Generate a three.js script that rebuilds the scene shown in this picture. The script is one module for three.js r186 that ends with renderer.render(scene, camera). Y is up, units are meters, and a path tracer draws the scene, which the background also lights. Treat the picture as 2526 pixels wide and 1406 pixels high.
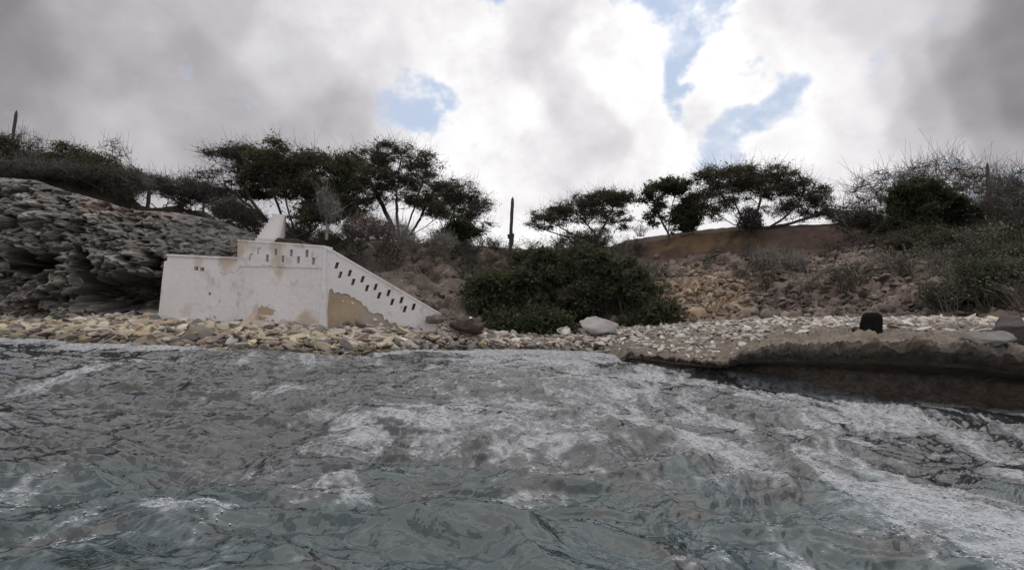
import * as THREE from 'three';
import { mergeGeometries, mergeVertices } from 'three/addons/utils/BufferGeometryUtils.js';

// ---------------------------------------------------------------- camera, sky, sun, exposure
const F = 1300, CX = 1263, CY = 703;                       // lens of the photograph, in its own pixels
const camera = new THREE.PerspectiveCamera(2 * Math.atan(CY / F) * 180 / Math.PI, 1024 / 569, 0.05, 4000);
camera.position.set(0, 0.9, 0);
camera.rotation.set(Math.atan(78 / F), 0, 2 * Math.PI / 180, 'YXZ');
camera.updateMatrixWorld();
const scene = new THREE.Scene();
const renderer = new THREE.WebGLRenderer();
renderer.toneMapping = THREE.LinearToneMapping;
renderer.toneMappingExposure = 1.22;
renderer.shadowMap.enabled = true;

function rng(seed) { let a = seed >>> 0; return () => { a = (a + 0x6D2B79F5) >>> 0; let t = a; t = Math.imul(t ^ (t >>> 15), t | 1); t ^= t + Math.imul(t ^ (t >>> 7), t | 61); return ((t ^ (t >>> 14)) >>> 0) / 4294967296; }; }
const PERM = new Uint8Array(512); { const r = rng(77), p = [...Array(256).keys()]; for (let i = 255; i > 0; i--) { const j = Math.floor(r() * (i + 1)); [p[i], p[j]] = [p[j], p[i]]; } for (let i = 0; i < 512; i++) PERM[i] = p[i & 255]; }
const grad = (h, x, y, z) => { const g = h & 15, u = g < 8 ? x : y, v = g < 4 ? y : (g === 12 || g === 14 ? x : z); return ((g & 1) ? -u : u) + ((g & 2) ? -v : v); };
function noise(x, y, z) {
  const X0 = Math.floor(x), Y0 = Math.floor(y), Z0 = Math.floor(z), X = X0 & 255, Y = Y0 & 255, Z = Z0 & 255;
  x -= X0; y -= Y0; z -= Z0;
  const u = x * x * x * (x * (x * 6 - 15) + 10), v = y * y * y * (y * (y * 6 - 15) + 10), w = z * z * z * (z * (z * 6 - 15) + 10);
  const A = PERM[X] + Y, AA = PERM[A] + Z, AB = PERM[A + 1] + Z, B = PERM[X + 1] + Y, BA = PERM[B] + Z, BB = PERM[B + 1] + Z;
  const L = (t, a, b) => a + t * (b - a);
  return L(w, L(v, L(u, grad(PERM[AA], x, y, z), grad(PERM[BA], x - 1, y, z)), L(u, grad(PERM[AB], x, y - 1, z), grad(PERM[BB], x - 1, y - 1, z))),
    L(v, L(u, grad(PERM[AA + 1], x, y, z - 1), grad(PERM[BA + 1], x - 1, y, z - 1)), L(u, grad(PERM[AB + 1], x, y - 1, z - 1), grad(PERM[BB + 1], x - 1, y - 1, z - 1))));
}
function fbm(x, y, z, o = 4, gain = 0.5) { let a = 1, s = 0, n = 0; for (let i = 0; i < o; i++) { s += a * noise(x, y, z); n += a; a *= gain; x = x * 2.03 + 11.3; y = y * 2.03 + 5.7; z = z * 2.03 + 3.1; } return s / n; }
function ridged(x, y, z, o = 4, gain = 0.5) { let a = 1, s = 0, n = 0; for (let i = 0; i < o; i++) { s += a * (1 - 2 * Math.abs(noise(x, y, z))); n += a; a *= gain; x = x * 2.03 + 7.3; y = y * 2.03 + 1.7; z = z * 2.03 + 9.1; } return s / n; }
function cells(x, y, z) { // distance to the nearest joint between cells, and a number of the cell's own
  const X = Math.floor(x), Y = Math.floor(y), Z = Math.floor(z); let a = 9, b = 9, id = 0;
  for (let i = -1; i < 2; i++) for (let j = -1; j < 2; j++) for (let k = -1; k < 2; k++) { const h = PERM[PERM[PERM[(X + i) & 255] + ((Y + j) & 255)] + ((Z + k) & 255)], u = X + i + PERM[h] / 255 - x, v = Y + j + PERM[h + 1] / 255 - y, w = Z + k + PERM[h + 2] / 255 - z, d = u * u + v * v + w * w; if (d < a) { b = a; a = d; id = h; } else if (d < b) b = d; }
  return [Math.sqrt(b) - Math.sqrt(a), id / 255];
}
const clamp = (x, a = 0, b = 1) => Math.min(b, Math.max(a, x));
const smooth = (a, b, x) => { const t = clamp((x - a) / (b - a)); return t * t * (3 - 2 * t); };
const mix = (a, b, t) => a + (b - a) * t;
const lin = c => c <= 0.04045 ? c / 12.92 : Math.pow((c + 0.055) / 1.055, 2.4);
const V = (x, y, z) => new THREE.Vector3(x, y, z);
// a point of the place: which direction it lies in (as seen in the photograph) and how many metres ahead it stands
function ray(px, py) { return V((px - CX) / F, -(py - CY) / F, -1).applyQuaternion(camera.quaternion); }
function at(px, py, depth) { const d = ray(px, py); return d.multiplyScalar(depth / -d.z).add(camera.position); }
function onWater(px, py) { const d = ray(px, py); return d.multiplyScalar(-camera.position.y / d.y).add(camera.position); }
const camInv = camera.quaternion.clone().invert();
function pixelOf(p) { const q = p.clone().sub(camera.position).applyQuaternion(camInv); return [CX - q.x / q.z * F, CY + q.y / q.z * F]; }
function table(rows, x, k = 1) { // piecewise linear look-up in rows sorted by their first entry
  if (x <= rows[0][0]) return rows[0][k];
  for (let i = 1; i < rows.length; i++) if (x <= rows[i][0]) return mix(rows[i - 1][k], rows[i][k], (x - rows[i - 1][0]) / (rows[i][0] - rows[i - 1][0]));
  return rows[rows.length - 1][k];
}

// broken trade-wind cumulus: cloud cover, gaps of blue and the grey of the cloud bases, as a sky of directions
function makeSky() {
  const SW = 4096, SH = 2048, data = new Float32Array(SW * SH * 4);
  const gaps = [[1660, -10, 120, 80, 1.1], [1800, 0, 60, 60, .55], [1680, 130, 44, 80, .8], [1690, 250, 44, 60, 1], [1672, 190, 26, 60, .4], [1040, 255, 100, 80, .95], [1000, 305, 75, 36, .6], [1100, 200, 40, 60, .5], [1800, 340, 80, 60, 1.0], [1760, 400, 90, 50, .7], [1830, 400, 60, 40, .6],
    [1890, 290, 80, 40, .8], [1965, 230, 45, 45, .75], [1960, 130, 40, 45, .35], [2060, 90, 40, 40, .35], [2500, 430, 60, 45, .7], [1200, 15, 40, 22, .6], [1125, 120, 22, 40, .4], [1105, 330, 50, 30, .45], [1160, 375, 40, 25, .4]];
  const tones = [[0, 0, 132], [100, 120, 148], [0, 250, 150], [60, 330, 162], [200, 40, 168], [330, 90, 178], [300, 200, 168], [460, 150, 166], [560, 60, 186], [640, 120, 206], [690, 200, 196], [560, 260, 172], [420, 240, 178], [300, 290, 190], [330, 340, 186], [700, 330, 174], [500, 330, 172], [820, 270, 178],
    [900, 320, 184], [760, 180, 200], [830, 60, 222], [930, 80, 226], [800, 390, 190], [960, 150, 214], [1060, 60, 228], [1090, 140, 232], [960, 360, 208], [1050, 390, 236], [1120, 430, 242], [1210, 110, 238], [1180, 230, 236], [1300, 60, 214], [1370, 40, 212], [1330, 150, 210], [1300, 275, 254], [1240, 290, 240], [1400, 260, 214], [1460, 110, 240], [1540, 180, 250], [1580, 120, 248], [1560, 260, 250],
    [1470, 300, 222], [1520, 350, 206], [1600, 330, 238], [1660, 350, 244], [1330, 370, 222], [1420, 420, 216], [1250, 430, 238], [1320, 480, 232], [1550, 430, 232], [1250, 560, 240], [1400, 580, 240], [1780, 110, 246], [1850, 180, 242], [1800, 220, 246], [1900, 120, 236], [1740, 300, 226], [1950, 60, 222], [2040, 150, 226], [2100, 60, 206], [2240, 40, 208], [2330, 60, 190],
    [2080, 250, 228], [2000, 350, 240], [2130, 330, 224], [2100, 420, 228], [2180, 200, 206], [2260, 150, 190], [2330, 120, 172], [2400, 160, 152], [2480, 100, 140], [2526, 30, 138], [2526, 250, 138], [2420, 260, 158], [2300, 280, 178], [2230, 340, 196], [2350, 380, 192], [2440, 360, 172], [2300, 450, 208], [2500, 480, 190], [2000, 480, 236]];
  const m = new THREE.Matrix4().makeRotationFromQuaternion(camInv).elements;
  const T = tones.map(t => [t[0], t[1], lin(t[2] / 255) / 1.12]);
  for (let r = SH / 2 - 8; r < SH; r++) {
    const el = ((r + 0.5) / SH - 0.5) * Math.PI, y = Math.sin(el), ce = Math.cos(el);
    for (let c = 0; c < SW; c++) {
      const ph = ((c + 0.5) / SW - 0.5) * 2 * Math.PI, x = ce * Math.cos(ph), z = ce * Math.sin(ph);
      const qx = m[0] * x + m[4] * y + m[8] * z, qy = m[1] * x + m[5] * y + m[9] * z, qz = m[2] * x + m[6] * y + m[10] * z;
      const front = qz < -0.25;
      const X = front ? CX - qx / qz * F : -9999, Y = front ? CY + qy / qz * F : -9999;
      const near = front && X > -500 && X < 3020 && Y > -420;
      const k = near ? 6 : 4;
      const wx = fbm(x * 5, y * 6.5, z * 5, k, .55), wy = fbm(x * 5 + 31, y * 6.5, z * 5 + 17, k, .55);
      const low = fbm(x * 1.7 + 4, y * 3 + 1, z * 1.7, 3);
      let inside = 0, gap = 0, tone = 0, sw = 0;
      if (near) {
        inside = smooth(-450, 0, X) * (1 - smooth(2526, 2980, X)) * smooth(-400, 0, Y);
        const Xw = X + wx * 110, Yw = Y + wy * 95, Xt = X + wx * 70, Yt = Y + wy * 60;
        for (const g of gaps) { const a = (Xw - g[0]) / g[2], b = (Yw - g[1]) / g[3], q = a * a + b * b; if (q < 8) gap += g[4] * Math.exp(-q); }
        for (const t of T) { const a = Xt - t[0], b = Yt - t[1], q = 1 / (a * a + b * b + 700), q2 = q * q; tone += q2 * t[2]; sw += q2; }
        tone /= sw;
      }
      const fineN = fbm(x * 16 + 3, y * 18, z * 16, near ? 5 : 3, .6);
      const far = smooth(.08, .3, low) * .9;
      gap = mix(far, gap, inside);
      tone = mix(.68 + .6 * fbm(x * 2.6, y * 4, z * 2.6, 3), tone, inside);
      const dens = .47 - gap * .74 + wx * .7 + fineN * .75 + .1 * ridged(x * 22, y * 24, z * 22, near ? 3 : 1, .6);
      const cover = mix(smooth(-.2, .3, dens), 1, .05 + .38 * smooth(-.1, .35, fbm(x * 7 + 50, y * 9, z * 7, near ? 5 : 3, .6)));
      const edge = 1 - smooth(.05, .55, dens);
      const bill = ridged(x * 9 + wx * .8, y * 11 + wy * .8, z * 9, near ? 5 : 3, .55);
      const puff = ridged(x * 15 + wx * 1.5, y * 18 + wy * 1.5, z * 15, near ? 4 : 2, .5);
      let b = tone * (1.03 + .14 * wy + .22 * fineN - .08 * bill + .07 * puff * smooth(.3, .6, tone));
      b = mix(b, Math.max(b, Math.min(.92, b * 1.12)), edge);
      if (b > .84) b = Math.min(1.3, .84 + (b - .84) * 1.7);   // the photograph clips here: the cloud in front of the sun is brighter than paper
      const warm = smooth(.35, .9, b);
      const hz = smooth(.0, .5, y);
      const i4 = (r * SW + c) * 4;
      const cr = b * mix(1.0, 1.0, warm), cg = b * mix(.965, .985, warm), cb = b * mix(1.015, .99, warm);
      data[i4] = mix(mix(.5, .4, hz), cr, cover); data[i4 + 1] = mix(mix(.56, .49, hz), cg, cover); data[i4 + 2] = mix(mix(.65, .65, hz), cb, cover); data[i4 + 3] = 1;
    }
  }
  for (let i = 0; i < (SH / 2 - 8) * SW; i++) { data[i * 4] = .2; data[i * 4 + 1] = .2; data[i * 4 + 2] = .2; data[i * 4 + 3] = 1; }
  const t = new THREE.DataTexture(data, SW, SH, THREE.RGBAFormat, THREE.FloatType);
  t.mapping = THREE.EquirectangularReflectionMapping; t.magFilter = THREE.LinearFilter; t.minFilter = THREE.LinearFilter; t.wrapS = THREE.RepeatWrapping; t.needsUpdate = true;
  return t;
}
scene.background = makeSky();
scene.environment = scene.background;
const sun = new THREE.DirectionalLight(new THREE.Color(1, .95, .88), .6);   // veiled by cloud, high ahead and a little right
sun.position.set(8, 60, -30); sun.target.position.set(0, 0, -12);
sun.castShadow = true; sun.shadow.radius = 110; sun.shadow.mapSize.set(2048, 2048);
Object.assign(sun.shadow.camera, { left: -40, right: 40, top: 40, bottom: -40, near: 1, far: 160 });
scene.add(sun, sun.target);

// ---------------------------------------------------------------- helpers
const used = new Map();
function numbered(name) { const n = used.get(name) ?? 0; used.set(name, n + 1); return n ? `${name}_${String(n).padStart(3, '0')}` : name; }
function tag(o, label, category, group, kind) { if (label) o.userData.label = label; if (category) o.userData.category = category; if (group) o.userData.group = group; if (kind) o.userData.kind = kind; return o; }
function shade(o) { o.castShadow = true; o.receiveShadow = true; return o; }
function part(name, geo, mat, parent) { const o = shade(new THREE.Mesh(geo, mat)); o.name = name; parent.add(o); return o; }
function base(name, p, turn = 0) { const o = new THREE.Group(); o.name = numbered(name); if (p) o.position.copy(p); o.rotation.y = turn; scene.add(o); return o; }
class Soup { // collects triangles with colours
  constructor() { this.p = []; this.c = []; this.i = []; this.n = 0; this.uv = null; }
  v(x, y, z, c) { this.p.push(x, y, z); this.c.push(c[0], c[1], c[2]); return this.n++; }
  tri(a, b, c) { this.i.push(a, b, c); }
  quad(a, b, c, d) { this.i.push(a, b, c, a, c, d); }
  geo(flat) {
    let g = new THREE.BufferGeometry();
    g.setAttribute('position', new THREE.Float32BufferAttribute(this.p, 3)); g.setAttribute('color', new THREE.Float32BufferAttribute(this.c, 3)); g.setIndex(this.i);
    if (flat) g = g.toNonIndexed();
    g.computeVertexNormals(); return g;
  }
  // tapered limb through points with radii
  tube(pts, rad, sides, c) {
    let prev = null; const up = V(.31, .84, .44).normalize();
    for (let k = 0; k < pts.length; k++) {
      const d = (k + 1 < pts.length ? pts[k + 1].clone().sub(pts[k]) : pts[k].clone().sub(pts[k - 1])).normalize();
      const a = d.clone().cross(Math.abs(d.dot(up)) > .95 ? V(1, 0, 0) : up).normalize(), b = d.clone().cross(a);
      const ring = [];
      for (let s = 0; s < sides; s++) { const t = s / sides * 2 * Math.PI, co = Math.cos(t) * rad[k], si = Math.sin(t) * rad[k]; ring.push(this.v(pts[k].x + a.x * co + b.x * si, pts[k].y + a.y * co + b.y * si, pts[k].z + a.z * co + b.z * si, c)); }
      if (prev) for (let s = 0; s < sides; s++) this.quad(prev[s], prev[(s + 1) % sides], ring[(s + 1) % sides], ring[s]);
      prev = ring;
    }
  }
  leaf(p, d, n, len, wid, c) { // a pointed leaf: base p, along d, width across n x d
    const s = d.clone().cross(n).normalize().multiplyScalar(wid / 2), q = p.clone().addScaledVector(d, len * .5), e = p.clone().addScaledVector(d, len);
    const a = this.v(p.x, p.y, p.z, c), b = this.v(q.x + s.x, q.y + s.y, q.z + s.z, c), f = this.v(e.x, e.y, e.z, c), g = this.v(q.x - s.x, q.y - s.y, q.z - s.z, c);
    this.quad(a, b, f, g);
  }
}
function noiseTexture(size, fn, srgb) {
  const d = new Uint8Array(size * size * 4);
  for (let y = 0; y < size; y++) for (let x = 0; x < size; x++) { const c = fn(x / size, y / size), i = (y * size + x) * 4; if (typeof c === 'number') d[i] = d[i + 1] = d[i + 2] = clamp(c) * 255; else { d[i] = clamp(c[0]) * 255; d[i + 1] = clamp(c[1]) * 255; d[i + 2] = clamp(c[2]) * 255; } d[i + 3] = 255; }
  const t = new THREE.DataTexture(d, size, size); t.wrapS = t.wrapT = THREE.MirroredRepeatWrapping; t.magFilter = THREE.LinearFilter; t.minFilter = THREE.LinearMipmapLinearFilter; t.generateMipmaps = true;
  if (srgb) t.colorSpace = THREE.SRGBColorSpace; t.needsUpdate = true; return t;
}
// ---------------------------------------------------------------- materials
const grainTex = noiseTexture(512, (u, v) => .5 + .35 * fbm(u * 9, v * 9, 1, 5, .6) + .25 * ridged(u * 17, v * 17, 4, 3));
const rockMat = new THREE.MeshStandardMaterial({ vertexColors: true, roughness: .95, bumpMap: grainTex, bumpScale: .03 });
const stoneMat = new THREE.MeshStandardMaterial({ vertexColors: true, roughness: .9 });
const barkMat = new THREE.MeshStandardMaterial({ vertexColors: true, roughness: .95 });
const leafMat = new THREE.MeshPhysicalMaterial({ vertexColors: true, roughness: .95, transmission: .5, thickness: 0, side: THREE.DoubleSide, specularIntensity: .25 });

// ---------------------------------------------------------------- hillside: profiles read off the photograph, column by column
//            column  back of the beach       crest of the hill
//                    height   metres ahead   height  metres ahead
const LAND = [[-1400, 745, 16, 350, 17.6], [-700, 752, 16.8, 370, 18.4], [0, 760, 17.4, 402, 18.8], [100, 760, 17.4, 404, 18.9], [200, 760, 17.5, 412, 19.0], [280, 760, 17.6, 450, 19.4], [340, 760, 17.7, 508, 20], [420, 762, 17.6, 514, 20.6], [500, 766, 17, 530, 21.2], [560, 770, 16.2, 550, 22], [620, 775, 15.4, 578, 23],
  [700, 780, 15, 592, 24], [800, 790, 14.8, 594, 25], [900, 795, 14.7, 594, 26], [1000, 798, 14.9, 602, 27], [1100, 802, 15.6, 606, 28], [1200, 810, 16.6, 609, 29], [1300, 815, 17.2, 620, 29], [1400, 815, 17.5, 617, 28.5], [1500, 815, 17.4, 608, 27.5], [1600, 813, 17, 586, 26.5], [1700, 808, 16.5, 571, 25.5],
  [1800, 803, 15.8, 562, 25], [1900, 800, 15.1, 557, 24.4], [2060, 800, 14, 553, 23.4], [2200, 802, 12.9, 552, 22], [2400, 804, 11.6, 545, 20.4], [2526, 806, 10.8, 538, 19.5], [3100, 812, 8.6, 520, 17], [3800, 820, 7, 500, 15]];
const T_NODES = [[-.12, .0, -.06], [0, 0, 0], [.3, .5, .02], [.62, .74, 0], [.86, .93, 0], [1, 1, 0]];
const BANK = [[-.12, 0], [0, 0], [.3, .46], [.7, .7], [.78, .74], [.86, .955], [.95, .99], [1, 1]];
function land(px, t) { // t 0 at the beach, 1 on the crest; beyond 1 the land runs on inland
  const b = table(LAND, px, 1), db = table(LAND, px, 2), r = table(LAND, px, 3), dr = table(LAND, px, 4);
  if (t <= 1) { const w = smooth(1520, 1640, px) * (1 - smooth(2040, 2120, px)), k = mix(table(T_NODES, t, 1), table(BANK, t, 1), w); return at(px, mix(b, r, k) + (t < 0 ? -t * 200 : 0), mix(db, dr, Math.max(t, 0)) - .3 * Math.min(t, 0)); }
  const p = at(px, r, dr), q = p.clone().sub(camera.position).setY(0).normalize(), s = t - 1;
  return p.addScaledVector(q, s * 160).setY(p.y - 2.2 * smooth(0, .06, s) - 1.5 * s);
}
const soilTone = (px, p) => { // what the slope is made of: grey rubble, brown earth, the ochre bank under the crest, the tan rock face
  const n = fbm(p.x * .5, p.y * .9, p.z * .5, 4), f = fbm(p.x * 2.6, p.y * 2.6, p.z * 2.6, 3);
  return [n, f];
};
const bankMask = (px, t) => smooth(1500, 1620, px) * (1 - smooth(2040, 2120, px)) * smooth(.66, .74, t);
const tanMask = (px, py) => { const a = (px - 1735) / 130, b = (py - 735) / 75; return clamp(1.3 - a * a - b * b); };
function hillside() {
  const g = base('hillside'); g.userData.kind = 'structure';
  const cols = [], s = new Soup(); for (let x = -1400; x <= 3800; x += x > 1500 && x < 2400 ? 5 : x > -100 && x < 2620 ? 9 : 45) cols.push(x);
  const ts = []; for (let t = -.12; t < 1.0001; t += .0075) ts.push(Math.min(t, 1)); ts.push(1, 1.006, 1.015, 1.04, 1.1, 1.4, 3, 8);
  const N = ts.length;
  for (const px of cols) for (const t of ts) {
    const p = land(px, t), bank = bankMask(px, t), [n, f] = soilTone(px, p), w = t <= 1 ? smooth(-.1, .1, t) * (1 - .75 * bank) : .3;
    p.y += w * (.34 * fbm(p.x * .7, 2, p.z * .7, 4) + .16 * ridged(p.x * 2.2, p.y, p.z * 2.2, 4));
    const tan = tanMask(px, pixelOf(p)[1]); const jointed = (t < 1 && px > 1000 ? (1 - bank) * smooth(.0, .06, t) * smooth(.95, .6, t) : 0); let own = 1;
    if (jointed > .02) { const [j, id] = cells(p.x * 1.6 + n, p.y * 2.1, p.z * 1.6), [j2, id2] = cells(p.x * 4 + 1, p.y * 5, p.z * 4); p.y += jointed * (.22 * (id - .5) - .22 * smooth(.15, 0, j) + .09 * (id2 - .5) - .07 * smooth(.2, 0, j2)); p.z += jointed * (.3 * (id - .5) + .12 * (id2 - .5)); const ha = (id * 37.7) % 1, hb = (id2 * 53.3) % 1; own = mix(1, .7 + .6 * ha + .6 * hb * hb, jointed); }
    let c = [.135 + .06 * n + .06 * f, .105 + .04 * n + .05 * f, .087 + .03 * n + .045 * f];
    const ochre = smooth(-.1, .3, n + .6 * f + .25), och = ochre * smooth(1580, 1660, px) * (1 - smooth(1800, 1900, px)), bc = [mix(.085, .14, och) + .05 * f, mix(.055, .09, och) + .035 * f, mix(.043, .045, och) + .025 * f];
    c = c.map((q, k) => mix(q, bc[k], bank)); c = c.map((q, k) => mix(q, [.3, .215, .14][k] * (1 + .5 * f), tan * .8));
    s.v(p.x, p.y, p.z, c.map(q => Math.max(.012, q * own)));
  }
  for (let a = 0; a + 1 < cols.length; a++) for (let b = 0; b + 1 < N; b++) { const i = a * N + b; s.quad(i, i + N, i + N + 1, i + 1); }
  const geo = s.geo(); uvWorld(geo, 1.4);
  part('slope', geo, rockMat, g);
  return g;
}
function uvWorld(geo, size) { // uv in metres over the slope
  const p = geo.attributes.position, uv = new Float32Array(p.count * 2);
  for (let i = 0; i < p.count; i++) { uv[2 * i] = (p.getX(i) + p.getZ(i) * .23) / size; uv[2 * i + 1] = (p.getZ(i) * .8 - p.getY(i) * 1.0) / size; }
  geo.setAttribute('uv', new THREE.BufferAttribute(uv, 2)); return geo;
}
const hill = hillside();

// ---------------------------------------------------------------- left cliff of bedded reef limestone
const CLIFF_BASE = [[-900, 740, 13.4], [0, 752, 14.2], [200, 752, 14.3], [400, 764, 14.7], [600, 770, 15.2], [760, 760, 15.8]];
const CLIFF_TOP = [[-900, 430, 15], [0, 438, 15.1], [90, 446, 15.3], [160, 470, 15.5], [260, 498, 15.9], [330, 520, 16.4], [430, 524, 17.2], [520, 540, 18], [600, 566, 18.8], [680, 596, 19.4], [760, 608, 20]];
function cliffSurface(px, v) {
  const yb = table(CLIFF_BASE, px, 1), db = table(CLIFF_BASE, px, 2), yt = table(CLIFF_TOP, px, 1), dt = table(CLIFF_TOP, px, 2);
  const p = at(px, mix(yb, yt, Math.max(v, -.15)), mix(db, dt, Math.pow(clamp(v), 1.25)));
  const out = V(.3, 0, 1).normalize();      // the way the face looks
  const hole = (x, y, rx, ry) => { const py = mix(yb, yt, v), a = (px + 14 * fbm(p.x * 3, p.y * 3, 7, 3) * 3 - x) / rx, b = (py + 30 * fbm(p.x * 2, p.y * 3, 3, 3) - y) / ry; return smooth(1.25, .6, Math.sqrt(a * a + b * b)); };
  const warp = fbm(p.x * .8, p.y * .8, p.z * .8, 3);
  const beds = ridged(p.x * .55 + 3, p.y * 3.6 + warp * 1.6 + p.x * .25, p.z * .4, 3, .6);
  const lumps = ridged(p.x * 1.35, p.y * 1.7, p.z * 1.2, 4, .62);
  const fine = ridged(p.x * 5 + warp, p.y * 6, p.z * 5, 3, .6), [ja, ia] = cells(p.x * 2.3 + warp, p.y * 2.7 + warp * .8, p.z * 2), [jb, ib] = cells(p.x * 6.2 + 3, p.y * 7, p.z * 5);
  const blocks = .24 * (ia - .5) + .15 * (Math.sqrt(clamp(ja * 2)) - .7) + .09 * (ib - .5) + .06 * (Math.sqrt(clamp(jb * 2)) - .7);
  const rough = 1 - .62 * smooth(360, 520, px);
  const pit = smooth(.08, .3, fbm(p.x * 1.9 + 5, p.y * 2.0, p.z * 1.2, 3)) * .42 + smooth(.06, .2, fbm(p.x * 4.5 + 2, p.y * 4.5, 4, 2)) * .2;
  let d = (.12 * beds + .26 * lumps + .06 * fine + 1.2 * blocks - .9 * pit) * rough + .6 * fbm(p.x * .45, p.y * .5, 5, 3);
  const deep = 1.8 * hole(318, 728, 112, 42) + 1.5 * hole(210, 690, 26, 70) + 1.3 * hole(95, 655, 75, 20) + .8 * hole(60, 655, 20, 40) + 1.2 * hole(385, 690, 26, 66) + .5 * hole(150, 735, 60, 16) - .55 * hole(310, 640, 105, 44) - .35 * hole(60, 560, 120, 60);
  d -= deep; d *= smooth(1.02, .93, v) * .85 + .15;
  p.addScaledVector(out, d);
  return { p, ia, ib, beds, lumps, fine, warp, deep };
}
function cliff() {
  const g = base('cliff'); g.userData.kind = 'structure';
  const s = new Soup(), R = 230; const cols = []; for (let x = -900; x <= 760; x += x < -60 ? 24 : 2.3) cols.push(x);
  for (const px of cols) for (let k = 0; k <= R; k++) {
    const v = -.12 + 1.12 * k / R, q = cliffSurface(px, v), n = fbm(q.p.x * .9, q.p.y * 1.3, 2, 4), f = fbm(q.p.x * 4, q.p.y * 7, q.p.z * 3, 3);
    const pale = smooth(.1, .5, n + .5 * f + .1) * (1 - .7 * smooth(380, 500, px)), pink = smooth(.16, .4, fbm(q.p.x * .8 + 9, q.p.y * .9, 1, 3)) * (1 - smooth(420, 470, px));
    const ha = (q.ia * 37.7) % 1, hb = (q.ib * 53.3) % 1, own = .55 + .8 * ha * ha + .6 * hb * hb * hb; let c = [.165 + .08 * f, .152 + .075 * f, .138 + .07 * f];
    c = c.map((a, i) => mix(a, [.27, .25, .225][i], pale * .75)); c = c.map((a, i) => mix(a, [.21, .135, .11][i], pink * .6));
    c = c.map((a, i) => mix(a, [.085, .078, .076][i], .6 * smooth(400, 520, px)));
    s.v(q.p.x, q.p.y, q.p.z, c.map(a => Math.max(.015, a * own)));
  }
  for (let a = 0; a + 1 < cols.length; a++) for (let b = 0; b < R; b++) { const i = a * (R + 1) + b; s.quad(i, i + R + 1, i + R + 2, i + 1); }
  // the top runs back into the hill
  const n0 = s.n; cols.forEach((px, a) => { const i = a * (R + 1) + R, x = s.p[3 * i], y = s.p[3 * i + 1], z = s.p[3 * i + 2], l = Math.hypot(x, z); s.v(x + x / l * 4, y - .25, z + z / l * 4, [.08, .07, .062]); });
  for (let a = 0; a + 1 < cols.length; a++) s.quad(a * (R + 1) + R, (a + 1) * (R + 1) + R, n0 + a + 1, n0 + a);
  const geo = s.geo(); const P = geo.attributes.position, uv = new Float32Array(P.count * 2); for (let i = 0; i < P.count; i++) { uv[2 * i] = P.getX(i) / 1.3; uv[2 * i + 1] = (P.getY(i) + P.getZ(i) * .3) / 1.3; } geo.setAttribute('uv', new THREE.BufferAttribute(uv, 2));
  part('rock_face', geo, rockMat, g);
  return g;
}
const cliffObject = cliff();

// ---------------------------------------------------------------- beach sheet: from under the water up to the foot of the slope
//               column  water's edge
const SHORE = [[-1400, 828], [-300, 833], [0, 838], [120, 840], [200, 852], [330, 858], [500, 866], [640, 873], [760, 878], [830, 884], [900, 880], [960, 872], [1040, 866], [1120, 864], [1300, 866], [1440, 868], [1530, 872], [1600, 888], [1700, 908], [1850, 935], [2100, 975], [2300, 1000], [2526, 1015], [3100, 1050], [3800, 1090]];
function beachPoint(px, t) { // t 0 at the water's edge, 1 at the foot of the slope; a cobble bank with a steep toe
  const a = onWater(px, table(SHORE, px)), b = land(px, 0), u = Math.max(t, 0);
  const p = a.clone().lerp(b, t); p.y = t < 0 ? t * 1.6 : b.y * Math.pow(u, .72); return p;
}
const beach = base('beach'); beach.userData.kind = 'structure';
{
  const s = new Soup(), cols = []; for (let x = -1400; x <= 3800; x += x > -60 && x < 2600 ? 14 : 60) cols.push(x);
  const ts = []; for (let t = -.9; t <= 1.16; t += .03) ts.push(t);
  for (const px of cols) for (const t of ts) { const p = beachPoint(px, Math.min(t, 1)); if (t > 1) { p.z -= (t - 1) * 8; p.y += (t - 1) * 1.5; } p.y += .05 * fbm(p.x * 2, 0, p.z * 2, 3) - .09 * smooth(1, .8, t); const f = fbm(p.x * 3, 1, p.z * 3, 3); s.v(p.x, p.y, p.z, [.2 + .1 * f, .165 + .08 * f, .12 + .06 * f]); }
  for (let a = 0; a + 1 < cols.length; a++) for (let b = 0; b + 1 < ts.length; b++) { const i = a * ts.length + b; s.quad(i, i + ts.length, i + ts.length + 1, i + 1); }
  part('gravel', uvWorld(s.geo(), .9), rockMat, beach);
}
// rock shelf: column, lip, foot at the water, how far the lip hangs out
const SHELF = [[1490, 862, 874, .02], [1540, 864, 893, .10], [1600, 872, 903, .2], [1650, 880, 910, .25], [1720, 884, 922, .3], [1790, 884, 932, .3], [1830, 864, 940, .4], [1900, 850, 954, .45], [2000, 842, 972, .5], [2100, 837, 988, .5], [2200, 833, 1000, .5], [2300, 833, 1010, .5], [2400, 842, 1018, .5], [2526, 860, 1026, .5], [2800, 905, 1050, .5], [3300, 940, 1085, .5]];
const shelfLip = (px, foot) => at(px, table(SHELF, px, 1), -foot.z - .6 * smooth(1500, 1800, px));
function shelfTop(px, q) { // the walkable top, q 0 at the lip, 1 at the foot of the slope
  const foot = onWater(px, table(SHELF, px, 2)), lip = shelfLip(px, foot), back = land(px, .02); back.y = Math.max(back.y, lip.y + .02);
  const p = lip.clone().lerp(back, Math.pow(q, 1.6)); p.y = mix(lip.y, back.y, smooth(.15, 1, q)) + .03 * Math.sin(q * 3.1) - .075 * Math.pow(1 - smooth(0, .34, q), 1.5); return p;
}
function onShelf(px, py) { let best = null, e = 1e9; for (let q = 0; q <= 1; q += .01) { const p = shelfTop(px, q), d = Math.abs(pixelOf(p)[1] - py); if (d < e) { e = d; best = p; } } return best; }
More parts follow.
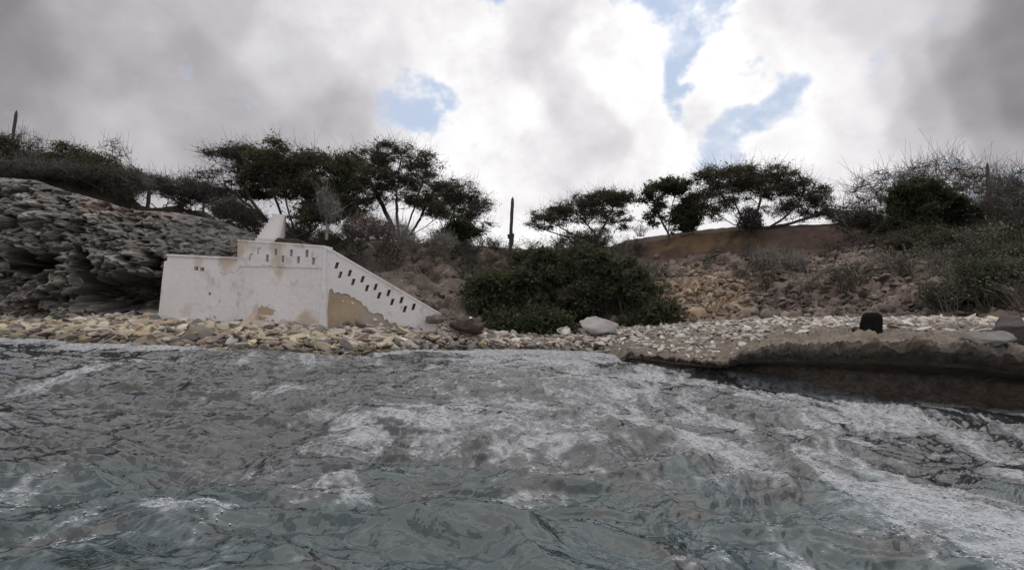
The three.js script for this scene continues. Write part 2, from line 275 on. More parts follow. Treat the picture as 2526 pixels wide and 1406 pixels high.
// ---------------------------------------------------------------- sea: one sheet of chop, with foam drifting in streaks along the wind
function foamAt(x, z) { // 0 clear water .. 1 thick foam, by place on the water
  const D = -z, w = fbm(x * .4, 3, z * .3, 3), w2 = fbm(x * 1.6, 8, z * 1.1, 3);
  const lanes = fbm(x * 2.6 + w * 3.2 + w2 * .8, 1, z * .6 - x * .15 + w * 1.3 + w2 * .3, 5, .62);      // long in the direction of the shore
  const mid = smooth(2.2, .5, Math.abs(x + .3)), swirl = fbm(x * 2.2 + w2 * 2.2 + 7, 9, z * 2.4 + w * 2.5, 5, .66);
  const broad = fbm(x * .7 + 5, 6, z * .35, 3), lace = ridged(x * 6.5 + w2 * 2, 5, z * 5 + w * 2.2, 4, .62), fine = fbm(x * 18, 2, z * 26, 4, .66), rows = fbm(x * 2.2 + 9, 4, z * 8 + w2 * 2, 4, .6);
  const bias = .1 * smooth(-1.4, .8, x + .1 * D) - .1 * smooth(-.6, -3.5, x) + .36 * broad - .035;
  const cove = smooth(8.5, 12.5, D - Math.abs(x - .8) * .6) * .25 * smooth(-3.8, -1.8, x);
  const px = pixelOf(V(x, 0, Math.min(z, -.4)))[0], edge = -onWater(px, table(SHORE, px)).z, wash = D > 3 ? smooth(1.2 + .8 * smooth(-4, -8, x), .1, edge - D + w2 * .9) * .66 : 0;
  const clear = smooth(3.4, 1.9, D + 1.6 * w2) * smooth(1.4, .4, Math.abs(x + .2)) * .25;
  const thick = mix(lanes, swirl, .85 * mid) + bias + cove + wash - clear;
  const web = smooth(.3, .75, ridged(x * 12 + w2 * 4, 7, z * 9 + w * 5, 3, .6));
  const film = smooth(-.3, .4, thick + .4 * rows) * (.3 + .9 * clamp(.4 + 1.2 * fine));
  const rafts = smooth(.06, .36, thick + .2 * lace + .3 * fine) * (.35 + .65 * smooth(-.25, .45, lace + .6 * fine));
  return [clamp(film * (.13 + .16 * web) + rafts * (.44 + .22 * web)), clamp(rafts * .6 + film * .1)];
}
const crest = (x, z, cx, cz, rx, rz, h) => { const a = (x - cx) / rx, b = (z - cz) / rz; return h * Math.exp(-a * a - (b > 0 ? b * b : b * b * 2.2)); };
function swell(x, z) {
  const D = -z, calm = 1 - .7 * smooth(7, 13, D);
  let h = 0;
  h += .06 * Math.sin(x * .9 - z * 1.9 + 1.2 * noise(x * .4, 1, z * .4)) * calm;
  h += .08 * fbm(x * .9 + 4, 2, z * 1.15, 2) * calm;
  const wx = fbm(x * 1.1, 7, z * 1.1, 2), q = x + .5 * wx, r = z + .35 * wx;
  h += .10 * ridged(q * 1.05 + r * .35, 4, r * 1.9, 3, .48) * (.35 + .65 * calm);
  const right = smooth(-.6, 1.8, x - .05 * D);
  h += mix(.046 * ridged(q * 1.9 + 2, 9, r * 5.0, 3, .58), .04 * ridged(q * 4.2 + r * .7, 9, r * 2.2, 3, .6), right);
  h += mix(.019 * ridged(q * 4.4 + 5, 3, r * 13, 3, .55), .018 * ridged(q * 10 + r * 2, 3, r * 7, 3, .55), right) * (1 - .4 * smooth(6, 14, D));
  h += crest(x, z, -.12, -2.15, .5, .2, .13) + crest(x, z, -1.15, -2.1, .45, .16, .09) + crest(x, z, .1, -3.4, .5, .16, .06) + crest(x, z, 1.0, -3.6, .4, .18, .08) + crest(x, z, -.9, -4.2, .6, .2, .05) + crest(x, z, -4.6, -9, 1.6, .35, .1);
  return h - .045;
}
{
  // rows grow coarser with distance, so do columns
  const zs = []; let D = -30; for (; D < -2; D += 4) zs.push(-D); for (D = -2; D < 1.1; D += .25) zs.push(-D); for (; D < 18; D += .011 + .0042 * Math.max(0, D - 1)) zs.push(-D);
  const us = []; for (let u = -1; u <= 1.00001; u += .0026) us.push(u);
  const n = us.length, pos = new Float32Array(zs.length * n * 3), uv = new Float32Array(zs.length * n * 2), idx = []; let k = 0;
  for (const z of zs) { const reach = Math.max(3.2, -z + 1.2) * 1.02; for (const u of us) { const f = Math.abs(u) > .92 ? u * (1 + (Math.abs(u) - .92) * 60) : u, x = f * reach; pos[3 * k] = x; pos[3 * k + 1] = Math.abs(u) > .93 || z > 2 ? 0 : swell(x, z); pos[3 * k + 2] = z; uv[2 * k] = x / 20 + .5; uv[2 * k + 1] = -z / 20; k++; } }
  for (let a = 0; a + 1 < zs.length; a++) for (let b = 0; b + 1 < n; b++) { const i = a * n + b; idx.push(i, i + 1, i + n + 1, i, i + n + 1, i + n); }
  const g = new THREE.BufferGeometry(); g.setAttribute('position', new THREE.BufferAttribute(pos, 3)); g.setAttribute('uv', new THREE.BufferAttribute(uv, 2)); g.setIndex(idx); g.computeVertexNormals();
  const S = 2048, foam = new Float32Array(S * S), matt = new Float32Array(S * S);
  for (let y = 0; y < S; y++) for (let x = 0; x < S; x++) { const D = (y + .5) / S * 20, X = ((x + .5) / S - .5) * 20; if (Math.abs(X) < D + 1.6 && D < 18.5) [foam[y * S + x], matt[y * S + x]] = foamAt(X, -D); }
  const col = noiseTexture(S, (u, v) => { const f = foam[Math.min(S - 1, Math.floor(v * S)) * S + Math.min(S - 1, Math.floor(u * S))]; const t = smooth(.0, .3, fbm(u * 50, 3, v * 50, 3) + .35 - smooth(2.4, 3.6, v * 20) * .8); return [mix(mix(.17, .15, t), .72, f), mix(mix(.175, .215, t), .725, f), mix(mix(.18, .228, t), .74, f)]; }, true);
  const rough = noiseTexture(S, (u, v) => mix(.045, .75, matt[Math.min(S - 1, Math.floor(v * S)) * S + Math.min(S - 1, Math.floor(u * S))]));
  const rip = noiseTexture(1024, (u, v) => .5 + .3 * ridged(u * 14 + fbm(u * 7, v * 7, 2, 2), v * 22, 5, 4, .6) + .12 * fbm(u * 60, v * 80, 3, 2)); rip.repeat.set(9, 9);
  const mat = new THREE.MeshPhysicalMaterial({ color: 0xffffff, map: col, roughnessMap: rough, roughness: 1, ior: 1.55, bumpMap: rip, bumpScale: .007 });
  const o = shade(new THREE.Mesh(g, mat)); o.name = 'water'; o.userData.kind = 'structure'; scene.add(o);
}
{ // froth: beads and crumbs of foam riding on the chop
  const r = rng(71), geos = [0, 1, 2].map(k => { const g = new THREE.IcosahedronGeometry(1, 1), P = g.attributes.position; for (let i = 0; i < P.count; i++) { const x = P.getX(i), y = P.getY(i), z = P.getZ(i), e = 1 + .5 * noise(x * 1.7 + k * 9, y * 1.7, z * 1.7); P.setXYZ(i, x * e, y * e * .5, z * e); } g.computeVertexNormals(); return g; });
  const root = base('foam'); tag(root, 'white froth drifting in streaks on the grey chop', 'foam', null, 'stuff');
  const mat = new THREE.MeshStandardMaterial({ color: new THREE.Color(.46, .47, .49), roughness: .6 }), sets = geos.map(() => []), m = new THREE.Matrix4();
  for (let k = 0; k < 420000; k++) {
    const D = 1.75 * Math.pow(8, r()), x = (r() * 2 - 1) * (D + .6), z = -D, p = r(), [f, rf] = foamAt(x, z); if (p > rf * 1.7 - .34) continue;
    const px = pixelOf(V(x, 0, z))[0]; if (D > -onWater(px, table(SHORE, px)).z - .05) continue;
    const s = (.0009 + .0022 * r() * r()) * (1 + .3 * D);
    sets[k % 3].push(m.clone().compose(V(x, swell(x, z) + s * .1, z), new THREE.Quaternion().setFromEuler(new THREE.Euler(0, r() * 6.28, 0)), V(s * (1 + 1.6 * r()), s * .8, s)));
  }
  sets.forEach((es, k) => { const o = shade(new THREE.InstancedMesh(geos[k], mat, es.length)); o.name = 'froth'; o.userData.kind = 'stuff'; es.forEach((e, i) => o.setMatrixAt(i, e)); root.add(o); });
}
const M = (px, depth) => px * depth / F; // metres from photograph pixels at that distance
// ---------------------------------------------------------------- white plastered sea wall of the old bathing house
function wallPlane(pa, da, pb, db) { // upright plane through two points of the photograph; u runs along it, n looks seaward
  const A = at(pa[0], pa[1], da), B = at(pb[0], pb[1], db), u = B.clone().sub(A).setY(0).normalize(), n = V(-u.z, 0, u.x);
  return { A, u, n, uv(px, py, lift = 0) { const d = ray(px, py), o = camera.position, t = (A.dot(n) + lift - o.dot(n)) / d.dot(n), p = o.clone().addScaledVector(d, t); return new THREE.Vector2(p.clone().sub(A).dot(u), p.y); } };
}
function ragged(points, step, amp, seed, closed = true) { // breaks straight edges into worn ones
  const r = rng(seed), out = [];
  for (let i = 0; i < points.length - (closed ? 0 : 1); i++) { const a = points[i], b = points[(i + 1) % points.length], L = a.distanceTo(b), n = Math.max(1, Math.round(L / step)); for (let k = 0; k < n; k++) { const q = a.clone().lerp(b, k / n); if (k) q.add(new THREE.Vector2((r() - .5) * amp, (r() - .5) * amp)); out.push(q); } }
  if (!closed) out.push(points[points.length - 1]); return out;
}
function slab(plane, outline, depth, front, holes, bevel = .008) { // a slab whose front face lies `front` metres before the plane
  const s = new THREE.Shape(outline); for (const h of holes ?? []) s.holes.push(new THREE.Path(h));
  const g = new THREE.ExtrudeGeometry(s, { depth: depth - 2 * bevel, bevelEnabled: bevel > 0, bevelThickness: bevel, bevelSize: bevel, bevelOffset: -bevel, bevelSegments: 1, steps: 1, curveSegments: 3 });
  const m = new THREE.Matrix4().makeBasis(plane.u, V(0, 1, 0), plane.n).setPosition(plane.A.clone().setY(0).addScaledVector(plane.n, front - depth + bevel));
  return g.applyMatrix4(m);
}
const plasterMap = noiseTexture(1024, (u, v) => { // old lime wash: grey weather stains and warm rust bloom, with outlines of their own
  const n = fbm(u * 5, v * 4, 3, 6, .6), b = fbm(u * 11 + 5, v * 9, 7, 5, .6), st = fbm(u * 3.2 + 9, v * 2.2, 1, 4), sp = fbm(u * 60, v * 60, 2, 3);
  let c = [.83, .81, .805].map(q => q + .05 * n + .035 * sp);
  const grey = smooth(.03, .26, b) * smooth(-.15, .12, st) * .7, warm = smooth(.08, .34, fbm(u * 4 + 40, v * 3, 5, 5, .55)) * .75;
  c = c.map((q, i) => mix(q, [.6, .59, .58][i], grey)); return c.map((q, i) => mix(q, [.68, .61, .53][i], warm));
}, true); plasterMap.repeat.set(1 / 5, 1 / 5);
const plasterBump = noiseTexture(512, (u, v) => .5 + .4 * fbm(u * 12, v * 12, 3, 5, .6)); plasterBump.repeat.set(1 / 2, 1 / 2);
const plaster = new THREE.MeshStandardMaterial({ color: 0xffffff, map: plasterMap, bumpMap: plasterBump, bumpScale: .02, roughness: .93 });
const core = new THREE.MeshStandardMaterial({ color: 0xffffff, roughness: .95, bumpMap: plasterBump, bumpScale: .03, map: noiseTexture(512, (u, v) => { const n = fbm(u * 5, v * 5, 11, 5, .6), w = smooth(-.05, .25, fbm(u * 3, v * 2 + 4, 2, 4)); return [mix(.64, .62, w) + .1 * n, mix(.565, .575, w) + .1 * n, mix(.475, .535, w) + .09 * n]; }, true) }); core.map.repeat.set(1 / 3, 1 / 3);
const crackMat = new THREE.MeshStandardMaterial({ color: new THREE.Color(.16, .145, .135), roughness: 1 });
{
  const root = base('bathing_house_wall');
  tag(root, 'low white plastered seaside wall with slotted vents and a sloping end', 'ruin');
  const fp = wallPlane([392, 762], 14.0, [792, 795], 12.9), q = (x, y) => fp.uv(x, y);
  const slot = (plane, cx, cy, w, h, sk = 0) => [[-w / 2 - sk, h / 2], [w / 2 - sk, h / 2], [w / 2 + sk, -h / 2], [-w / 2 + sk, -h / 2]].map(([a, b]) => plane.uv(cx + a, cy + b));
  const lowHoles = [slot(fp, 482, 662.5, 10, 10, .4), slot(fp, 496.5, 664.5, 11, 9, .4), slot(fp, 515.5, 725, 6, 6, 0)];
  const body = ragged([[386, 800], [403, 645], [410, 643], [412, 629], [584, 637], [585, 656], [795, 661], [786, 840], [386, 815]].map(a => q(...a)), .22, .012, 3);
  const front = part('front_wall', slab(fp, body, .34, 0, lowHoles), plaster, root);
  const up = [[679.5, 622.7], [718, 624.8], [756.7, 625.9], [658.8, 637.6], [697, 639.7], [735.6, 641.9], [772.7, 644.7]].map(([x, y]) => slot(fp, x, y, 6.6, 17, .5));
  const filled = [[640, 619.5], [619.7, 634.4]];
  const parapet = ragged([[585, 657.5], [586, 593], [799, 608], [796, 663]].map(a => q(...a)), .2, .012, 8);
  const parapetPart = part('parapet', slab(fp, parapet, .30, .018, up), plaster, root);
  // two vents that were plastered up: only the shallow edge of the opening is left
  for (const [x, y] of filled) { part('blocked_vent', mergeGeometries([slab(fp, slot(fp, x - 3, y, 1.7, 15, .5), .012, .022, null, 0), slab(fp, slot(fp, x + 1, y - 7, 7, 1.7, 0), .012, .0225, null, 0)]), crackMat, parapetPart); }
  // coping along the tops
  const cope = (a, b, name) => part(name, slab(fp, [q(a[0] - 1, a[1] + 4), q(b[0] + 1, b[1] + 4), q(b[0] + 1, b[1] - 1.2), q(a[0] - 1, a[1] - 1.2)], .38, .03, null, .006), plaster, root);
  cope([587, 592.4], [800, 607.4], 'coping'); cope([412, 628.2], [583.6, 636.2], 'coping');
  // corner pilaster
  const cp = wallPlane([789, 795], 12.86, [806, 796], 12.87);
  part('pilaster', slab(cp, ragged([[783, 840], [797, 607], [804, 608], [803, 700], [806, 842]].map(a => cp.uv(...a)), .3, .008, 5), .3, 0, null, .012), plaster, root);
  // sloping end wall along the sea stair: a tan core under a coat of plaster that has fallen off low down
  const sp = wallPlane([803, 795], 12.95, [1085, 790], 14.3), w = (x, y) => sp.uv(x, y);
  const vents = [[830, 655], [862, 674], [893.7, 689], [926, 708], [958, 723], [990, 740.5], [1020, 757], [838.4, 678], [870.5, 695.5], [904.7, 711], [934.6, 729], [967, 745], [998.4, 762.6]].map(([x, y]) => slot(sp, x, y, 7.6, 15.5, 2.4));
  const endWall = part('end_wall', slab(sp, [[801, 842], [802, 614], [822, 621], [1083, 774], [1078, 812], [1060, 842]].map(a => w(...a)), .28, -.02, vents, 0), core, root);
  const coat = [[803, 842], [804, 612.5], [822, 619.5], [1085, 773], [1076, 814], [1050, 845], [992, 845]].map(a => w(...a));
  const torn = [[985, 812], [975, 795], [962, 800], [955, 786], [948, 790], [944, 776], [932, 772], [920, 774], [908, 768], [905, 758], [896, 755], [890, 744], [878, 739], [872, 733], [866, 735], [862, 728], [850, 724], [843, 726], [835, 721], [824, 723], [817, 712], [811, 716], [809, 745], [806, 770], [805, 842]].map(a => w(...a));
  part('plaster_coat', slab(sp, [...ragged(coat, .12, .008, 21, false), ...ragged(torn, .03, .018, 22, false)], .024, .004, vents, .004), plaster, root);
  const fleck = (x, y, r, seed) => { const k = rng(seed), o = []; for (let i = 0; i < 9; i++) { const t = i / 9 * 2 * Math.PI, e = r * (.6 + .6 * k()); o.push(w(x + Math.cos(t) * e, y - Math.sin(t) * e * .8)); } part('plaster_flake', slab(sp, o, .018, -.002, null, .003), plaster, endWall); };
  fleck(870, 748, 4, 1); fleck(925, 788, 5, 2); fleck(940, 800, 6, 3); fleck(845, 742, 3, 4);
  part('sloped_coping', slab(sp, [w(803, 617), w(822, 624), w(1085, 777), w(1089, 774), w(823, 618), w(803, 611.5)], .34, .02, null, .006), plaster, root);
  // hairline cracks in the plaster, proud of it by the width of their crumbled lip
  const crack = (pl, pts, wd, f, seed) => { const a = ragged(pts.map(p2 => pl.uv(...p2)), .06, .03, seed, false), up2 = a.map((p2, i) => p2.clone().add(new THREE.Vector2(0, wd * (.6 + .4 * Math.sin(i * 2.1))))); part('crack', slab(pl, [...a, ...up2.reverse()], .006, f, null, 0), crackMat, pl === fp ? front : endWall); };
  crack(fp, [[540, 671], [553, 676], [566, 672], [578, 674], [590, 662], [605, 655], [640, 657]], .011, .003, 4); crack(fp, [[645, 655], [672, 657]], .015, .02, 5); crack(fp, [[684, 657], [703, 658]], .014, .02, 6);
  crack(fp, [[625, 772], [640, 765], [655, 770]], .012, .003, 9); crack(fp, [[660, 752], [672, 757], [680, 770]], .011, .003, 10);
  // fallen plaster low on the front wall
  const scar = (x, y, rx, ry, seed, m) => { const k = rng(seed), o = []; for (let i = 0; i < 22; i++) { const t = i / 22 * 2 * Math.PI, e = .55 + .6 * k(); o.push(q(x + Math.cos(t) * rx * e, y - Math.sin(t) * ry * e)); } part('plaster_scar', slab(fp, o, .008, .003, null, 0), m, front); };
  scar(655, 766, 22, 13, 4, core); scar(640, 785, 22, 6, 5, core);
  const bp = wallPlane([430, 700], 14.9, [770, 700], 13.9); part('rear_wall', slab(bp, [bp.uv(430, 800), bp.uv(770, 800), bp.uv(775, 665), bp.uv(430, 662)], .2, 0, null, 0), core, root);
  const rp2 = wallPlane([815, 700], 13.9, [1030, 800], 14.9); part('rear_wall', slab(rp2, [rp2.uv(815, 800), rp2.uv(1030, 800), rp2.uv(960, 745), rp2.uv(812, 660)], .2, 0, null, 0), core, root);
}
{ // flight of white steps climbing the slope behind the wall
  const root = base('garden_steps'); tag(root, 'narrow flight of white steps climbing behind the white wall', 'steps');
  const n = 9;
  for (let k = 0; k < n; k++) {
    const t = k / (n - 1), d = mix(16.4, 18.8, t), yTop = mix(588, 528, t), yb = mix(600, 560, t) + 60;
    const a = at(mix(630, 671, t), yTop, d), b = at(mix(683, 699, t), yTop, d), c = at(mix(660, 683, t), yb, d);
    const s = part('step', new THREE.BoxGeometry(a.distanceTo(b), a.y - c.y, .3), plaster, root); s.position.set((a.x + b.x) / 2, (a.y + c.y) / 2, a.z - .1 - k * .003); s.rotation.y = .22;
  }
}
{ // brown slumped earth beside the steps
  const D = 16.6, foot = at(727, 597, D), g = new THREE.BoxGeometry(1, 1, 1, 24, 14, 10), P = g.attributes.position, c = new Float32Array(P.count * 3);
  for (let i = 0; i < P.count; i++) { let x = P.getX(i), y = P.getY(i) + .5, z = P.getZ(i); const k = fbm(x * 4 + 3, y * 4, z * 4, 4), u = x * (1 - .3 * y) + .03 * k; P.setXYZ(i, u * M(84, D), (y * (1 - .25 * smooth(.1, .5, x)) + .1 * k) * M(20, D) - .2, (z + .1 * k) * .9); const b = fbm(x * 3, y * 12, z * 3, 3); c[3 * i] = .085 + .05 * b; c[3 * i + 1] = .06 + .035 * b; c[3 * i + 2] = .047 + .028 * b; }
  g.setAttribute('color', new THREE.BufferAttribute(c, 3)); g.computeVertexNormals(); const o = shade(new THREE.Mesh(g, rockMat)); o.name = 'earth_mound'; o.position.copy(foot); scene.add(o); tag(o, 'brown flat-topped earth mound right of the white steps', 'mound');
}
// ---------------------------------------------------------------- stones
function stoneGeo(seed, detail, angular, flat) { // a weathered piece of coral limestone about 1 m across
  let g = new THREE.IcosahedronGeometry(.5, detail); g.deleteAttribute('uv'); g.deleteAttribute('normal'); g = mergeVertices(g, 1e-4);
  const r = rng(seed), planes = []; for (let k = 0; k < 9; k++) planes.push([V(r() - .5, (r() - .5) * 1.3, r() - .5).normalize(), .22 + .2 * r()]);
  const p = g.attributes.position, c = new Float32Array(p.count * 3);
  for (let i = 0; i < p.count; i++) {
    const v = V(p.getX(i), p.getY(i), p.getZ(i));
    for (const [n, d] of planes) { const e = v.dot(n) - d; if (e > 0) v.addScaledVector(n, -e * angular); }
    v.multiplyScalar(1 + .34 * fbm(v.x * 2.6 + seed, v.y * 2.6, v.z * 2.6, 3) + .12 * noise(v.x * 7, v.y * 7 + seed, v.z * 7));
    v.y *= flat; p.setXYZ(i, v.x, v.y, v.z);
    const t = 1 + .35 * fbm(v.x * 5 + seed, v.y * 9, v.z * 5, 3); c[3 * i] = c[3 * i + 1] = c[3 * i + 2] = t;
  }
  g.setAttribute('color', new THREE.BufferAttribute(c, 3)); g.computeVertexNormals(); return g;
}
const STONES = Array.from({ length: 10 }, (_, k) => stoneGeo(100 + k * 7, 2, 1, .55 + .07 * (k % 4)));
const ROCKS = Array.from({ length: 8 }, (_, k) => { const g = stoneGeo(300 + k * 5, 1, 1, .7 + .07 * (k % 3)).toNonIndexed(); g.computeVertexNormals(); return g; });
const tints = new Map();
function tinted(r, g, b) { const key = [r, g, b].map(x => Math.round(x * 160)).join(); if (!tints.has(key)) { const m = stoneMat.clone(); m.color.setRGB(...key.split(',').map(x => Math.max(.012, x / 160))); tints.set(key, m); } return tints.get(key); }
function pieces(list, geos, parent, name, stuffName, many) { // the largest become parts of their own, the rest one mass
  list.sort((a, b) => b.show - a.show);
  list.slice(0, many).forEach((e, k) => { const o = part(k ? `${name}_${String(k).padStart(3, '0')}` : name, geos[e.g % geos.length], tinted(...e.c), parent); o.position.copy(e.p); o.quaternion.copy(e.q); o.scale.copy(e.s); });
  const rest = list.slice(many), m = new THREE.Matrix4();
  const groups = geos.map((_, k) => rest.filter(e => e.g % geos.length === k));
  const holder = new THREE.Group(); holder.name = stuffName; holder.userData.kind = 'stuff'; parent.add(holder);
  groups.forEach((es, k) => { if (!es.length) return; const o = shade(new THREE.InstancedMesh(geos[k], stoneMat, es.length)); o.name = 'loose_stones'; o.userData.kind = 'stuff'; es.forEach((e, i) => { o.setMatrixAt(i, m.compose(e.p, e.q, e.s)); o.setColorAt(i, new THREE.Color().setRGB(...e.c)); }); holder.add(o); });
}
const spin = (r, tilt) => new THREE.Quaternion().setFromEuler(new THREE.Euler((r() - .5) * tilt, r() * 6.283, (r() - .5) * tilt));
{ // the cobble bank
  const r = rng(5), list = [];
  for (let k = 0; k < 14000; k++) {
    const px = -250 + r() * 2950, t = (Math.pow(r(), .8) * 1.06 - .05) * (1 - .4 * smooth(620, 480, px)), p = beachPoint(px, Math.min(t, 1));
    if (px > 1520) { // above the rock shelf the pale shingle lies on its rear half
      p.copy(shelfTop(px, clamp(mix(.1 + .22 * smooth(1750, 1950, px), 1, Math.pow(Math.max(t, 0), .6))))); }
    const left = 1 - smooth(900, 1150, px), size = (k < 34 ? .26 + .2 * r() : mix(.05, .26, Math.pow(r(), 3.1))) * (px > 1520 ? .7 : 1) * mix(1.15, .8, smooth(.3, 1, t)) * mix(.85, 1.08, left);
    const long = 1.1 + .9 * r(), q = spin(r, 1.1), sc = V(size * long, size * (.62 + .4 * r()), size * (.8 + .3 * r()));
    p.y += size * .12 + .05 * r();
    const ochre = (1 - smooth(.25, .62, t + .25 * (r() - .5))) * left, pink = r() < .22 ? 1 : 0, v = .72 + .5 * r();
    let c = [.38, .345, .305]; c = c.map((a, i) => mix(a, [.42, .345, .22][i], ochre * (.2 + .75 * r()))); c = c.map((a, i) => mix(a, [.36, .27, .235][i], pink * .7)); const odd = r(); if (odd < .16) c = [.15, .135, .12]; else if (odd < .24) c = [.55, .52, .48]; else if (odd < .32 && t < .6) c = [.43, .335, .2]; const wetStone = smooth(.13, .03, t) * (px < 1520 ? 1 : 0); c = c.map(a => a * (1 - .5 * wetStone)); if (px > 1500) c = c.map((a, i) => mix(a, [.5, .465, .42][i], .6));
    list.push({ p, q, s: sc, c: c.map(a => a * v), g: Math.floor(r() * 10), show: px < 0 || px > 2526 ? 0 : size * long / -p.z });
  }
  pieces(list, STONES, beach, 'stone', 'cobbles', 300);
}
{ // rubble lying on the slope
  const r = rng(9), list = [];
  for (let k = 0; k < 9000; k++) {
    const px = r() < .5 ? 1600 + r() * 700 : 600 + r() * 2100, t = Math.pow(r(), 1.25) * .98, p = land(px, t), py = pixelOf(p)[1];
    if (r() < bankMask(px, t) * .97 || r() < .6 * smooth(.0, .25, fbm(p.x * .8 + 7, p.y, p.z * .8, 3)) * (1 - tanMask(px, py))) continue;
    if (px < 1050 && px > 560 && -p.z < 16.2) continue;
    const tan = tanMask(px, py), size = mix(.04, .3, Math.pow(r(), 3.4)) * (1 + .3 * tan);
    p.y += .34 * fbm(p.x * .7, 2, p.z * .7, 4) + .16 * ridged(p.x * 2.2, p.y, p.z * 2.2, 4) - size * .1;
    const v = .45 + .9 * r() * r(), warm = smooth(-.2, .25, fbm(p.x * .6, p.y, p.z * .6, 3)); let c = [.185, .155, .135]; c = c.map((a, i) => mix(a, [.25, .18, .148][i], warm * .75)); c = c.map((a, i) => mix(a, [.36, .275, .195][i], tan * .8));
    list.push({ p, q: spin(r, 1.6), s: V(size * (1 + .8 * r()), size * (.6 + .4 * r()), size * (.8 + .4 * r())), c: c.map(a => a * v), g: Math.floor(r() * 8), show: px < 0 || px > 2526 ? 0 : size / -p.z });
  }
  pieces(list, ROCKS, hill, 'rock', 'rubble', 300);
}
{ // blocks that stand out of the cliff
  const r = rng(13), list = [];
  for (let k = 0; k < 900; k++) {
    const px = r() < .45 ? 360 + r() * 340 : -60 + r() * 760, v = r() * 1.0, q = cliffSurface(px, v); if (q.deep > .5) continue;
    const size = mix(.06, .34, Math.pow(r(), 3)) * (1 - .4 * smooth(380, 500, px)), tone = .65 + .8 * r(), pale = r() < .14 && px < 420 ? 1 : 0;
    let c = [.135, .122, .108]; c = c.map((a, i) => mix(a, [.34, .325, .3][i], pale)); if (r() < .07 && px < 460) c = [.17, .13, .11];
    q.p.z -= size * .12; list.push({ p: q.p, q: new THREE.Quaternion().setFromEuler(new THREE.Euler((r() - .5) * 1.4, (r() - .5) * 3, (r() - .5) * 1.0 + .1)), s: V(size * (.9 + 1.1 * r()), size * (.5 + .6 * r()), size), c: c.map(a => a * tone), g: Math.floor(r() * 8), show: size / -q.p.z });
  }
  pieces(list, ROCKS, cliffObject, 'rock', 'broken_rock', 300);
}
function boulder(name, seed, px, py, depth, w, h, dz, c, label, group, opts = {}) { // px,py: middle of its foot
  const g = stoneGeo(seed, 5, opts.angular ?? 1, 1), p = opts.shelf ? onShelf(px, py) : at(px, py, depth), m = new THREE.MeshStandardMaterial({ vertexColors: true, roughness: .92, color: new THREE.Color().setRGB(...c), bumpMap: grainTex, bumpScale: .02 });
  const P = g.attributes.position; if (opts.shape) for (let i = 0; i < P.count; i++) { const v = opts.shape(V(P.getX(i), P.getY(i), P.getZ(i))); P.setXYZ(i, v.x, v.y, v.z); }
  g.computeBoundingBox(); const b = g.boundingBox; g.translate(-(b.min.x + b.max.x) / 2, -b.min.y, 0); g.scale(w / (b.max.x - b.min.x), h / (b.max.y - b.min.y), dz / (b.max.z - b.min.z)); { const Q = g.attributes.position, col = g.attributes.color; for (let i = 0; i < Q.count; i++) { const x = Q.getX(i), y = Q.getY(i), z = Q.getZ(i), [jn, id] = cells(x * 6 + seed, y * 6, z * 6), e = 1 + .1 * fbm(x * 5 + seed, y * 5, z * 5, 4, .6) + (opts.jag ?? 0) * (id - .5 - .5 * smooth(.2, 0, jn)); Q.setXYZ(i, x * e, y * e, z * e); } } g.computeVertexNormals();
  uvWorld(g, .8);
  const o = shade(new THREE.Mesh(g, m)); o.name = numbered(name); o.position.copy(p); o.rotation.y = opts.turn ?? 0; scene.add(o); return tag(o, label, 'boulder', group);
}
boulder('boulder', 11, 1476, 832, 16.4, M(96, 16.4), M(52, 16.4), .9, [.36, .335, .325], 'large grey peaked boulder at the foot of the green bush', null, { shape: v => { v.x *= 1 - .55 * smooth(0, .5, v.y); v.x -= .22 * smooth(-.1, .5, v.y) ; return v; } });
boulder('boulder', 12, 1391, 832, 16.2, M(38, 16.2), M(28, 16.2), .45, [.62, .6, .56], 'small rounded pale boulder left of the large grey peaked boulder');
boulder('boulder', 13, 1152, 826, 14.6, M(96, 14.6), M(44, 14.6), .9, [.075, .055, .045], 'dark brown boulder right of the sloping white wall end', null, { jag: .4 });
boulder('boulder', 14, 1025, 792, 14.2, M(15, 14.2), M(14, 14.2), .16, [.72, .7, .68], 'small round white stone at the low tip of the sloping wall', null, { angular: .2 });
boulder('boulder', 15, 1160, 790, 14.5, M(10, 14.5), M(9, 14.5), .1, [.75, .73, .7], 'tiny white stone on top of the dark brown boulder', null, { angular: .2 });
boulder('boulder', 16, 402, 554, 16.75, M(20, 16.75), M(16, 16.75), .2, [.68, .66, .65], 'white block lying high on the grey cliff left of the wall');
boulder('boulder', 17, 1745, 838, 14.6, M(80, 14.6), M(30, 14.6), .8, [.5, .45, .4], 'low pale boulder heap on the shore below the tan rock face');
boulder('boulder', 18, 2505, 858, 7.6, M(64, 7.6), M(60, 7.6), .6, [.07, .06, .057], 'dark boulder on the rock shelf at the right edge', null, { shelf: 1 });
boulder('boulder', 19, 2440, 862, 7.4, M(74, 7.4), M(34, 7.4), .45, [.17, .16, .15], 'low grey boulder on the rock shelf beside the dark boulder', null, { shelf: 1 });
boulder('boulder', 20, 1075, 800, 14.0, M(60, 14), M(26, 14), .4, [.16, .13, .11], 'brown jagged rock between the sloping wall and dark brown boulder', null, { jag: .45 });
